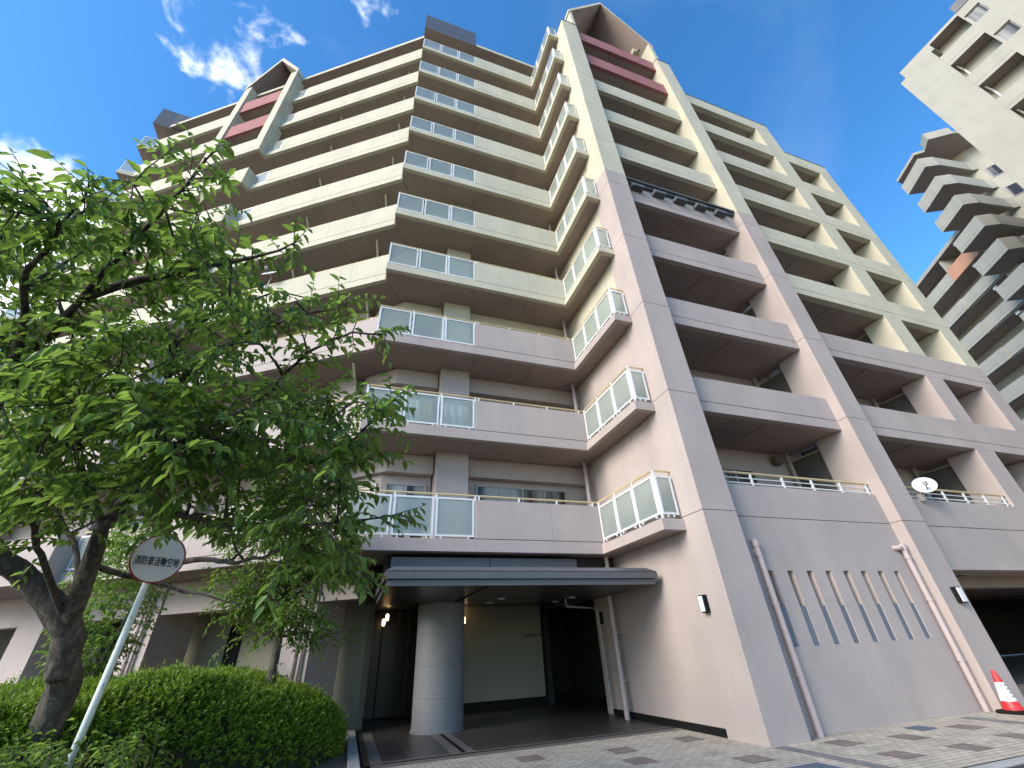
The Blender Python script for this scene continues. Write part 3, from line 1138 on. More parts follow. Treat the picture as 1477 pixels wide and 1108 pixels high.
for x, y in ((3.5, 11.2), (5.45, 11.2), (3.48, 12.2), (5.41, 12.2)):
    mb.lathe(x, y, [(0.09, 2.58), (0.10, 2.594)], 'white', 20)
mb.build('soffit_trim', cn)
mb = MB()
mb.lathe(2.25, 12.45, [(0.63, 0.0), (0.63, 0.035), (0.60, 0.04), (0.60, 0.62), (0.593, 0.625), (0.593, 0.634), (0.60, 0.639),
                       (0.60, 1.25), (0.593, 1.255), (0.593, 1.264), (0.60, 1.27), (0.60, 1.88), (0.593, 1.885), (0.593, 1.894), (0.60, 1.90), (0.60, 2.75)], 'granite', 96)
o = mb.build('column', B, smooth=False, label='round grey granite column under the canopy')
mb = MB()
# porch shell
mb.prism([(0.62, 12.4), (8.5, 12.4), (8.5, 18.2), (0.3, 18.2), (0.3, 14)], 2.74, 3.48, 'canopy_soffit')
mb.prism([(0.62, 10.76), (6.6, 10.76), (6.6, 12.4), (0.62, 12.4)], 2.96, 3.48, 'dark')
mb.prism([(3.02, 15.0), (6.05, 15.0), (6.05, 15.3), (3.02, 15.3)], 0.25, 2.74, 'porch_wall')
mb.prism([(3.0, 14.98), (6.07, 14.98), (6.07, 15.3), (3.0, 15.3)], 0.0, 0.25, 'black')
mb.prism([(6.25, 15.3), (6.45, 15.3), (6.45, 17), (6.25, 17)], 0, 2.74, 'dark')
mb.prism([(0.3, 18.0), (8.5, 18.0), (8.5, 18.2), (0.3, 18.2)], 0, 3.3, 'dark')
mb.prism([(8.3, 11.9), (8.5, 11.9), (8.5, 18.2), (8.3, 18.2)], 0, 3.3, 'dark')
mb.build('porch', B)
mb = MB()
q0 = [(0.62, 14.3), (-0.35, 14.7), (-0.6, 15.4), (0.62, 15.4)]
mb.prism(q0, 0.26, 3.3, 'cream')
mb.prism([(0.64, 14.28), (-0.36, 14.68), (-0.62, 15.42), (0.64, 15.42)], 0, 0.26, 'black')
mb.build('porch_wall', B)
mb = MB()
for x in (0.95, 1.45, 1.75, 2.35, 2.9):
    mb.box(XF(15.5), x, x + 0.06, 0, 0.06, 0.05, 2.7, 'dark')
mb.box(XF(15.52), 0.63, 3.0, 0, 0.03, 0.05, 2.7, 'door_glass')
mb.build('entrance_door', B)
mb = MB()
for k in range(5):
    x = 5.43 + k * 0.13
    mb.box(XF(15.0), x, x + 0.1, -0.02, 0, 1.83, 1.93, 'groove')
    mb.box(XF(15.0), x + 0.03, x + 0.05, -0.022, -0.02, 1.83, 1.93, 'porch_wall')
mb.build('name_letters', B)
for x, y, z in ((3.30, 14.4, 2.33), (3.31, 14.9, 2.6), (0.95, 14.8, 2.36), (1.05, 14.9, 2.5)):
    mb = MB()
    mb.lathe(x, y, [(0.03, z - 0.09), (0.045, z - 0.05), (0.045, z + 0.05), (0.03, z + 0.09)], 'warm_lamp', 12)
    mb.tube([(x, y, z + 0.09), (x, y, 2.74)], 0.006, 'black', 5)
    mb.build('pendant_lamp', B)

# ---- ground storey of the wing
for s0, s1 in ((1.25, 2.14), (6.08, 6.95), (10.05, 11.1), (14.4, 15.3)):
    mb = MB()
    mb.prism([WF(s0, 1.2), WF(s1, 1.2), WF(s1, 2.4), WF(s0, 2.4)], 0, 3.5, 'mauve')
    mb.build('pillar', B, bevel=0.012)
mb = MB()
for s0, s1 in ((0.2, 1.245), (2.145, 6.075), (6.955, 10.045), (11.105, 14.395)):
    mb.prism([WF(s0, 1.25), WF(s1, 1.25), WF(s1, 1.6), WF(s0, 1.6)], 2.71, 3.5, 'mauve')
mb.prism([WF(0.2, 1.6), WF(18.3, 1.6), WF(18.3, 6), WF(0.2, 6)], 3.0, 3.5, 'soffit')
mb.build('ground_beam', B)
mb = MB()
mb.prism([WF(0.9, 3.0), WF(18.3, 3.0), WF(18.3, 3.3), WF(0.9, 3.3)], 0, 3.0, 'porch_wall')
mb.prism([WF(4.9, 2.95), WF(5.35, 2.95), WF(5.35, 3.0), WF(4.9, 3.0)], 0.0, 2.5, 'black')
mb.prism([WF(3.0, 2.97), WF(3.5, 2.97), WF(3.5, 3.0), WF(3.0, 3.0)], 1.9, 2.4, 'black')
mb.prism([WF(9.0, 2.2), WF(9.9, 2.2), WF(9.9, 2.9), WF(9.0, 2.9)], 0.0, 2.7, 'dark')
mb.prism([WF(9.85, 2.0), WF(10.0, 2.0), WF(10.0, 2.2), WF(9.85, 2.2)], 0.0, 2.7, 'red')
mb.build('ground_wall', B)
q = MB()
for s in (1.55, 6.5):
    for s_, r_ in ((s, 0.06), (s - 0.15, 0.04)):
        q = MB()
        q.tube([WF(s_, 1.12) + (0.0,), WF(s_, 1.12) + (3.3,)], r_, 'pipe', 12)
        q.build('downpipe', B, smooth=True)
# solid core behind the walls so that no light leaks through
mb = MB()
mb.prism([(7.3, 12.3), (7.3, 22), (0, 24), WF(18.2, 12), WF(18.2, 2.05), WF(0.6, 2.05), (0.5, 12.25)], 3.52, 32.3, 'dark')
mb.prism([(7.35, 9.5), (13.2, 9.5), (13.2, 22), (7.35, 22)], 3.45, 31.4, 'dark')
mb.prism([(13.5, 9.45), (22.8, 9.45), (22.8, 22), (13.5, 22)], 3.3, 24.7, 'cream')
mb.prism([(13.5, 9.45), (19.7, 9.45), (19.7, 22), (13.5, 22)], 24.7, 27.6, 'cream')
mb.build('core', B)

# ------------------------------------------------------------------ neighbouring block on the right
R = empty('apartment_building', (45, 8, 0),
          'pale cream neighbouring apartment block at the right edge, seen from below beyond the stepped roofline',
          'apartment building', 'apartment blocks')
ax = SF(32.4)
mb = MB()
mb.prism([(33.35, -25), (55, -25), (55, 3.88), (33.35, 3.88)], 0, 34.6, 'pale')
mb.box(ax, 1.92, 3.9, 0, 0.95, 0, 34.6, 'pale')
mb.box(ax, 1.72, 3.55, 0.0, 0.95, 34.6, 35.45, 'pale')
mb.prism([(33.35, -25), (50, -25), (50, 3.5), (33.35, 3.5)], 34.6, 35.45, 'pale')
mb.box(ax, -25, -0.80, 0, 0.95, 0, 35.45, 'pale')
mb.box(ax, -0.03, 0.05, 0, 0.95, 0, 35.45, 'pale')
wz = sorted([33.55 - 2.87 * k for k in range(11)])
prev = 0.0
for zz in wz:
    mb.box(ax, -0.80, -0.03, 0, 0.95, prev, zz, 'pale')
    prev = zz + 1.12
mb.box(ax, -0.80, -0.03, 0, 0.95, prev, 35.45, 'pale')
mb.box(ax, 0.05, 1.72, 0, 0.95, 35.2, 35.45, 'pale', 'soffit')
mb.box(ax, -3.0, 0.0, -0.05, 3.0, 35.45, 36.2, 'dark_metal')
mb.box(ax, 3.93, 4.03, 1.0, 1.3, 31.0, 34.0, 'pale')
mb.build('wall', R)
for zz in wz[-5:]:
    window(ax, -0.795, -0.035, 0.16, zz + 0.005, zz + 1.115, 1, R)
for F in range(3, 13):
    z = 32.42 - 2.87 * (12 - F)
    mb = MB()
    parapet(mb, ax, 0.05, 1.93, z, 1.2, 'pale', t=0.14, d0=-0.02)
    mb.prism([(32.54, 0.05), (32.54, 1.93), (33.35, 1.93), (33.35, 0.05)], z + 0.01, z + 0.2, 'pale', 'pale', 'soffit')
    mb.tube([(32.8, 1.8, z), (33.2, 1.75, z - 0.4), (33.2, 1.75, z - 1.6)], 0.05, 'white', 8)
    b_ = mb.build('balcony', R)
    r = MB()
    r.tube([(32.5, 0.1, z + 1.27), (32.5, 1.88, z + 1.27)], 0.025, 'frame', 6)
    r.build('handrail', b_)


def strip(mb, pts, z0, z1, t, key):
    """a thin wall following a line in plan, thickness to the right-hand side"""
    n_ = len(pts)
    ins = []
    for i in range(n_):
        a = Vector(pts[max(i - 1, 0)] + (0,))
        b_ = Vector(pts[i] + (0,))
        c_ = Vector(pts[min(i + 1, n_ - 1)] + (0,))
        d1 = (b_ - a).normalized() if i > 0 else (c_ - b_).normalized()
        d2 = (c_ - b_).normalized() if i < n_ - 1 else d1
        nn = Vector((d1.y + d2.y, -d1.x - d2.x, 0)).normalized()
        k = t / max(0.4, nn.dot(Vector((d1.y, -d1.x, 0))))
        ins.append((b_.x + nn.x * k, b_.y + nn.y * k))
    for i in range(n_ - 1):
        mb.prism([pts[i], pts[i + 1], ins[i + 1], ins[i]], z0, z1, key)


# plan of the zigzag balconies, walked so that the inside lies on the right
ZQ = [(51.2, 7.05), (50.8, 7.32), (46.95, 7.93), (45.85, 8.48), (47.5, 11.02), (49.1, 10.25)]
for F in range(6, 15):
    z = ZB(F)
    mb = MB()
    pts = pp = ZQ
    strip(mb, pp, z, z + 0.28, 0.15, 'pale')
    strip(mb, [(x + (49.3 - x) * 0.005, y + (8.9 - y) * 0.005) for x, y in pp], z + 0.28, z + 0.295, 0.13, 'groove')
    strip(mb, pp, z + 0.295, z + 1.32, 0.15, 'pale')
    inner = [(x + (49.3 - x) * 0.03, y + (8.9 - y) * 0.03) for x, y in pts]
    mb.prism(inner, z + 0.012, z + 0.2, 'pale', 'pale', 'soffit')
    mb.build('balcony', R)
mb = MB()
mb.prism([(49.4, 10.3), (48.6, 9.2), (51.1, 8.7), (51.28, 7.05), (53.2, 3.8), (58, 3.8), (58, 10.3)], 0, 41.2, 'pale')
mb.build('wall', R)
wfr = LFR((51.28, 7.05), (53.2, 3.8), 1)[1]
for F in range(9, 14):
    window(wfr, 0.15, 2.6, -0.01, ZB(F) + 1.25, ZB(F) + 2.6, 2, R)
mb = MB()
pr = [(48.5, 11.2), (47.0, 8.65), (47.67, 8.12), (46.62, 7.2), (48.4, 6.0), (56, 4), (56, 11)]
mb.prism(pr, 41.19, 41.50, 'pale', 'dark_metal', 'soffit')
mb.prism([(47.67, 8.0), (46.63, 7.21), (48.4, 6.02), (50, 7.5)], 41.5, 42.2, 'pale')
mb.build('roof', R)
# lower terrace block running back to the left
C0 = (49.06, 10.55)
cu = Vector((0.55, 0.835)).normalized()


def CF(a, d):
    return (C0[0] + cu.x * a + cu.y * d, C0[1] + cu.y * a - cu.x * d)


for F in range(4, 12):
    z = ZB(F)
    mb = MB()
    mb.prism([CF(0, 0.15), CF(13, 0.15), CF(13, 1.8), CF(0, 1.8)], z + 0.012, z + 0.2, 'pale', 'pale', 'soffit')
    if F == 11:
        parapet(mb, CF, 3.6, 13, z, 1.2, 'pale')
        mb.box(CF, 0.0, 3.55, -0.02, 0.13, z, z + 1.35, 'orange')
        for k in range(3):
            mb.box(CF, 0.7 + k * 0.95, 0.82 + k * 0.95, -0.024, -0.02, z + 0.75, z + 0.87, 'soffit')
        mb.box(CF, 3.5, 3.75, 0.14, 1.7, z + 0.2, z + H, 'pale')
    else:
        parapet(mb, CF, 4.2, 13, z, 1.2, 'pale', d0=-0.12)
        parapet(mb, CF, 0.0, 4.2, z + 0.1, 1.1, 'pale', d0=0.0)
    mb.tube([CF(11.2, 0.3) + (z + H,), CF(11.6, 1.3) + (z + H - 0.5,), CF(11.6, 1.3) + (z + 0.2,)], 0.06, 'white', 8)
    mb.box(CF, 1.2, 1.6, 0.3, 0.6, z + H - 0.25, z + H - 0.02, 'white')
    mb.build('balcony', R, label='balcony with an orange front' if F == 11 else None)
mb = MB()
mb.prism([CF(-0.5, 1.8), CF(13, 1.8), CF(13, 9), CF(-0.5, 9)], 0, 32.4, 'pale')
mb.prism([CF(-0.2, -0.05), CF(13, -0.05), CF(13, 9), CF(-0.2, 9)], 32.45, 32.85, 'pale', 'dark_metal', 'soffit')
mb.build('terrace_wall', R)

# ------------------------------------------------------------------ dishes
D = empty('satellite_dish', (14.45, 7.1, 4.5), 'white satellite dish clamped to the second-floor railing right of the second pillar', 'satellite dish', 'satellite dishes')


def dish(root, c, n, r, foot):
    n = Vector(n).normalized()
    c = Vector(c)
    u = n.cross(Vector((0, 0, 1))).normalized()
    v = n.cross(u)
    mb = MB()
    rings, seg = 8, 32
    for off in (0.0, -0.012):
        for i in range(rings + 1):
            t = i / rings
            for k in range(seg):
                an = 2 * math.pi * k / seg
                p = c + (u * math.cos(an) + v * math.sin(an)) * r * max(t, 0.02) + n * (0.10 * r * 2 * (t * t - 1) * 0.5 + off)
                mb.v.append(tuple(p))
    S = (rings + 1) * seg
    for i in range(rings):
        for k in range(seg):
            k2 = (k + 1) % seg
            a, b_, cc, dd = i * seg + k, i * seg + k2, (i + 1) * seg + k2, (i + 1) * seg + k
            mb.face([a, b_, cc, dd], 'white')
            mb.face([S + dd, S + cc, S + b_, S + a], 'white')
    for k in range(seg):
        k2 = (k + 1) % seg
        a, b_ = rings * seg + k, rings * seg + k2
        mb.face([a, b_, S + b_, S + a], 'white')
    mb.build('reflector', root, smooth=True)
    q = MB()
    lo = c - v * r * -0.75
    lo = c + Vector((0, 0, -r * 0.8))
    q.tube([lo, c + n * r * 1.0 + Vector((0, 0, -r * 0.55))], 0.014, 'dark_metal', 8)
    hd = c + n * r * 1.0 + Vector((0, 0, -r * 0.5))
    q.box(lambda a, d: (hd.x + a, hd.y + d), -0.04, 0.04, -0.04, 0.05, hd.z - 0.05, hd.z + 0.05, 'frame')
    q.build('feed_arm', root)
    q = MB()
    bk = c - n * 0.06
    q.tube([bk, bk - n * 0.12, Vector(foot)], 0.022, 'frame', 8)
    q.box(lambda a, d: (foot[0] + a, foot[1] + d), -0.05, 0.05, -0.06, 0.06, foot[2] - 0.14, foot[2] + 0.05, 'frame')
    q.build('bracket', root)


dish(D, (14.42, 7.0, 4.80), (-0.72, -0.50, 0.45), 0.26, (14.38, 7.2, 4.55))
D2 = empty('satellite_dish', WF(4.9, -0.1) + (13.1,), 'white satellite dish hooked on the wing parapet beside the tree top', 'satellite dish', 'satellite dishes')
cd = WF(4.75, -0.28)
dish(D2, (cd[0], cd[1], 13.72), (-0.35, -0.75, 0.55), 0.27, WF(4.9, -0.06) + (13.25,))

# ------------------------------------------------------------------ things kept on the balconies
MAT['terracotta'] = plain('terracotta', (0.34, 0.14, 0.08), 0.8)
MAT['cloth_white'] = plain('cloth_white', (0.75, 0.76, 0.78), 0.9)
MAT['cloth_navy'] = plain('cloth_navy', (0.05, 0.06, 0.11), 0.9)
MAT['cloth_yellow'] = plain('cloth_yellow', (0.62, 0.45, 0.14), 0.9)


def potted(x, y, z, lab):
    t = empty('potted_plant', (x, y, z), lab, 'potted plant', 'pots behind the second-floor glass')
    mb = MB()
    mb.lathe(x, y, [(0.10, z), (0.135, z + 0.2), (0.15, z + 0.2), (0.15, z + 0.24), (0.12, z + 0.24), (0.11, z + 0.21)], 'terracotta', 20)
    mb.build('pot', t)
    n_ = 60
    an = rng.uniform(0, 6.28, n_)
    C = np.stack([x + 0.03 * np.cos(an), y + 0.03 * np.sin(an), np.full(n_, z + 0.2) + rng.uniform(0, 0.25, n_)], 1)
    A = np.stack([np.cos(an), np.sin(an), rng.uniform(0.3, 1.6, n_)], 1)
    N = np.stack([-np.cos(an) * 0.4, -np.sin(an) * 0.4, np.ones(n_)], 1)
    leaf_object('leaves', C, A, N, rng.uniform(0.12, 0.26, n_), np.full(n_, 0.05), 'leaf', t, rng.uniform(0, 1, n_), 0.3)


potted(1.20, 10.48, ZB(2) + 0.2, 'terracotta pot with a small green plant behind the middle frosted pane')
potted(0.78, 10.5, ZB(2) + 0.2, 'terracotta pot with a plant behind frosted glass, left of the other pot')


def cloth(x0, x1, z0, z1, key, name, lab, y=10.62):
    mb = MB()
    nx, nz = 14, 8
    for j in range(nz + 1):
        for i in range(nx + 1):
            t = j / nz
            x = x0 + (x1 - x0) * i / nx
            mb.v.append((x, y + 0.025 * math.sin(i * 1.3 + j * 0.4) * (1 - 0.5 * t) + 0.01 * math.sin(i * 3.1), z0 + (z1 - z0) * t + 0.01 * math.sin(i * 1.7)))
    for j in range(nz):
        for i in range(nx):
            a = j * (nx + 1) + i
            mb.face([a, a + 1, a + nx + 2, a + nx + 1], key)
    tag(mb.build(name, smooth=True), lab, 'laundry', 'laundry behind the third-floor glass')


zl = ZB(3)
cloth(1.75, 2.40, zl + 0.35, zl + 1.25, 'cloth_white', 'towel', 'white towel drying behind the right frosted pane of the third-floor corner')
cloth(1.18, 1.42, zl + 0.5, zl + 1.25, 'cloth_yellow', 'towel', 'yellow towel drying behind the middle frosted pane of the third-floor corner')
cloth(0.62, 1.12, zl + 0.4, zl + 1.25, 'cloth_white', 'towel', 'white towel drying left of the yellow towel on the third-floor corner')
cloth(1.46, 1.68, zl + 0.55, zl + 1.25, 'cloth_navy', 'shirt', 'dark navy shirt drying between the towels on the third-floor corner')
cloth(-0.2, 0.35, zl + 0.4, zl + 1.2, 'cloth_navy', 'shirt', 'dark navy shirt drying behind the leftmost pane of the third-floor corner')
mb = MB()
mb.tube([(-0.35, 10.62, zl + 1.26), (2.5, 10.62, zl + 1.26)], 0.013, 'white_metal', 8)
tag(mb.build('laundry_pole', smooth=True), 'thin metal laundry pole behind the third-floor corner glass', 'laundry pole')

# ------------------------------------------------------------------ traffic cone
MAT['cone_red'] = plain('cone_red', (0.62, 0.025, 0.03), 0.4)
MAT['cone_white'] = plain('cone_white', (0.8, 0.8, 0.8), 0.35)
T = empty('traffic_cone', (12.55, 6.72, 0), 'red and white traffic cone on a black base beside the second pillar', 'traffic cone')
kx, ky = 12.55, 6.74
mb = MB()
mb.box(lambda a, d: (kx + a, ky + d), -0.21, 0.21, -0.21, 0.21, 0.004, 0.06, 'black')
mb.build('base', T, bevel=0.02)
mb = MB()
mb.lathe(kx, ky, [(0.155, 0.06), (0.15, 0.10), (0.125, 0.20), (0.123, 0.205), (0.070, 0.495), (0.072, 0.50), (0.035, 0.69), (0.03, 0.70)], 'cone_red', 28)
mb.build('body', T, smooth=False)
mb = MB()
mb.lathe(kx, ky, [(0.126, 0.20), (0.073, 0.50)], 'cone_white', 28)
sl = mb.build('sleeve', T, smooth=False)
mb = MB()
for j in range(4):
    zz = 0.26 + j * 0.06
    rr = 0.126 - (zz - 0.2) * 0.177 + 0.002
    for an in (-2.6, -1.9, -1.55):
        x, y = kx + rr * math.cos(an), ky + rr * math.sin(an)
        tx, ty = -math.sin(an), math.cos(an)
        mb.quad([(x - tx * 0.018, y - ty * 0.018, zz), (x + tx * 0.018, y + ty * 0.018, zz), (x + tx * 0.016, y + ty * 0.016, zz + 0.03), (x - tx * 0.016, y - ty * 0.016, zz + 0.03)], 'frame')
mb.build('lettering', sl)
# covers let into the paving
mb = MB()
mb.quad([(9.55, 6.55, 0.005), (9.98, 6.60, 0.005), (10.0, 6.95, 0.005), (9.58, 6.93, 0.005)], 'manhole')
mb.box(lambda a, d: (a, d), 9.53, 10.02, 6.53, 6.545, 0.0, 0.007, 'kerb')
tag(mb.build('utility_cover'), 'small blue-grey utility cover let into the paving against the slotted wall', 'utility cover', 'covers in the paving')
mb = MB()
mb.quad([(x, y, 0.006) for x, y in rect(5.62, 5.05, 6.30, 5.92)], 'manhole')
for q in (rect(5.56, 4.99, 6.36, 5.045), rect(5.56, 5.925, 6.36, 5.98), rect(5.56, 5.05, 5.615, 5.92), rect(6.305, 5.05, 6.36, 5.92)):
    mb.quad([(x, y, 0.007) for x, y in q], 'kerb')
tag(mb.build('utility_cover'), 'large blue-grey utility cover with a stone frame at the bottom edge by the pillar foot', 'utility cover', 'covers in the paving')

# ------------------------------------------------------------------ round sign
MAT['sign_white'] = plain('sign_white', (0.80, 0.82, 0.80), 0.45, 0, 0.05)
m, nt, b = new_mat('sign_pole')
f = noise(nt, 16, 4, 0.7, (1, 1, 0.5))
nt.links.new(ramp(nt, f, [(0.60, (0.70, 0.77, 0.75)), (0.66, (0.62, 0.66, 0.64)), (0.68, (0.10, 0.085, 0.075))]), b.inputs['Base Color'])
b.inputs['Roughness'].default_value = 0.5
MAT['sign_pole'] = m
MAT['sign_rim'] = plain('sign_rim', (0.32, 0.03, 0.03), 0.5)
MAT['ink'] = plain('ink', (0.015, 0.015, 0.017), 0.5)
SX, SY, SZ = -2.50, 7.02, 2.71
S = empty('road_sign', (SX, SY, 0), 'round white sign with black lettering on a pale pole rising from the hedge', 'sign')
q = MB()
q.tube([(SX - 0.115, SY - 0.02, 0.0), (SX, SY, SZ + 0.1)], 0.038, 'sign_pole', 12)
q.build('pole', S, smooth=True)
sn = Vector((0.52, -0.85, 0)).normalized()
sr = Vector((-sn.y, sn.x, 0))


def disc(mb, off, r0, r1, key, t=0.012):
    seg = 48
    c = Vector((SX, SY, SZ)) + sn * off
    n_ = len(mb.v)
    for dd in (0, t):
        for r_ in (r0, r1):
            for k in range(seg):
                an = 2 * math.pi * k / seg
                mb.v.append(tuple(c + sr * math.cos(an) * r_ + Vector((0, 0, 1)) * math.sin(an) * r_ + sn * dd))
    for k in range(seg):
        k2 = (k + 1) % seg
        for a, b_ in ((0, 1), (1, 3), (3, 2), (2, 0)):
            mb.face([n_ + a * seg + k, n_ + a * seg + k2, n_ + b_ * seg + k2, n_ + b_ * seg + k], key)


mb = MB()
disc(mb, 0.045, 0.002, 0.278, 'sign_white', 0.010)
bo = mb.build('board', S)
mb = MB()
disc(mb, 0.043, 0.279, 0.295, 'sign_rim', 0.016)
mb.build('rim', S)
cu_ = bpy.data.curves.new('lettering', 'FONT')
cu_.body = '消防車活動空地'
cu_.size = 0.105
cu_.align_x = 'CENTER'
cu_.align_y = 'CENTER'
cu_.extrude = 0.0008
cu_.offset = 0.0006
cu_.resolution_u = 6
cu_.space_character = 1.0
tmp = bpy.data.objects.new('lettering_source', cu_)
COL.objects.link(tmp)
bpy.context.view_layer.update()
me = bpy.data.meshes.new_from_object(tmp.evaluated_get(bpy.context.evaluated_depsgraph_get()))
bpy.data.objects.remove(tmp)
me.name = 'lettering'
rot = Matrix((sr, Vector((0, 0, 1)), sn)).transposed().to_4x4()
xs = [v.co.x for v in me.vertices]
wd = (max(xs) - min(xs)) if xs else 1
k = 0.48 / wd
me.transform(rot @ Matrix.Diagonal((k, 1.12, 1, 1)))
# heavier strokes: the same outlines laid over each other with small shifts
bmx = bmesh.new()
for i_, (dx_, dz_) in enumerate(((0, 0), (0.0013, 0), (-0.0013, 0), (0, 0.0007), (0, -0.0007))):
    cp = me.copy()
    cp.transform(Matrix.Translation(sr * dx_ + Vector((0, 0, dz_)) + sn * 0.00012 * i_))
    bmx.from_mesh(cp)
    bpy.data.meshes.remove(cp)
bmx.to_mesh(me)
bmx.free()
me.materials.clear()
me.materials.append(MAT['ink'])
lo = bpy.data.objects.new('lettering', me)
COL.objects.link(lo)
place(lo, Vector((SX, SY, SZ - 0.045)) + sn * 0.0565, bo)

# ------------------------------------------------------------------ plants
LIMBS={
 'trunk':[(-3.27,8.04,0.69),(-3.16,7.63,1.24),(-3.16,7.37,1.62),(-3.18,7.15,1.96)],
 'left':[(-3.18,7.15,1.96),(-3.58,6.94,2.39),(-3.88,6.7,2.63),(-4.15,6.28,3.03),(-3.85,5.42,3.59),(-3.43,4.72,4.01),(-3.14,4.39,4.16),(-2.69,3.85,4.35),(-2.46,3.55,4.48),(-2.14,3.18,4.48),(-1.8,2.76,4.55),(-1.45,2.3,4.66)],
 'lb1':[(-2.69,3.85,4.35),(-2.39,3.68,4.44),(-1.99,3.48,4.51),(-1.51,3.34,4.64),(-0.95,3.06,4.77)],
 'lb2':[(-3.85,5.42,3.59),(-3.86,4.72,4.06),(-3.54,4.01,4.38),(-3.14,3.46,4.6),(-2.94,3.11,4.83)],
 'lb3':[(-3.43,4.72,4.01),(-3.16,4.07,4.28),(-3.03,3.67,4.43),(-2.63,3.19,4.54),(-2.34,2.78,4.62)],
 'lb4':[(-4.15,6.28,3.03),(-4.75,6.05,3.7),(-5.11,5.57,4.61),(-4.85,5.05,5.23)],
 'right':[(-3.18,7.15,1.96),(-2.99,6.61,2.57),(-2.87,6.26,2.92),(-2.55,5.85,3.18),(-2.0,5.24,3.41),(-1.42,4.59,3.68),(-1.12,4.3,3.85),(-0.83,3.96,4.11),(-0.45,3.66,4.25),(-0.05,3.47,4.23)],
 'rb1':[(-2.0,5.24,3.41),(-1.39,4.92,3.36),(-0.81,4.64,3.27),(-0.4,4.49,3.28),(0.08,4.02,3.71)],
 'rb2':[(-2.55,5.85,3.18),(-1.76,5.29,2.83),(-1.08,4.9,2.65),(-0.42,4.67,2.65),(0.24,4.41,2.68)],
 'rb3':[(-2.99,6.61,2.57),(-2.98,7.53,2.59),(-2.41,7.67,2.45),(-1.75,7.18,2.26),(-1.41,6.98,2.19)],
 'rb4':[(-2.87,6.26,2.92),(-2.61,5.63,3.72),(-2.34,5.08,4.2),(-2.16,4.58,4.66),(-1.29,4.1,5.08),(-1.0,4.13,5.07)],
 'rb5':[(-2.34,5.08,4.2),(-1.73,4.61,4.57),(-1.33,4.18,4.61),(-0.48,3.69,4.69)],
 'rb6':[(-2.98,7.53,2.59),(-2.15,7.25,2.74),(-1.31,6.08,2.53),(-0.54,4.95,2.47),(0.01,4.95,2.18)],
 'rb7':[(-1.42,4.59,3.68),(-0.72,4.39,3.6),(0.04,4.32,3.29)],
 'rb8':[(-2.87,6.26,2.92),(-2.79,5.26,3.24),(-2.53,4.3,3.41),(-2.13,3.52,3.41)],
 'rb9':[(-3.18,7.15,1.96),(-3.3,6.25,2.61),(-3.0,5.0,2.99),(-2.5,3.97,3.12)],
 'rb10':[(-2.87,6.26,2.92),(-2.93,6.37,3.55),(-3.14,6.46,4.46),(-2.89,6.29,5.32)],
 'rb11':[(-3.18,7.15,1.96),(-3.45,7.2,2.79),(-4.29,7.38,3.71),(-4.72,7.36,4.73)],
 'rb12':[(-2.55,5.85,3.18),(-2.18,5.04,3.05),(-1.68,4.05,2.93),(-1.22,3.32,2.84)],
}
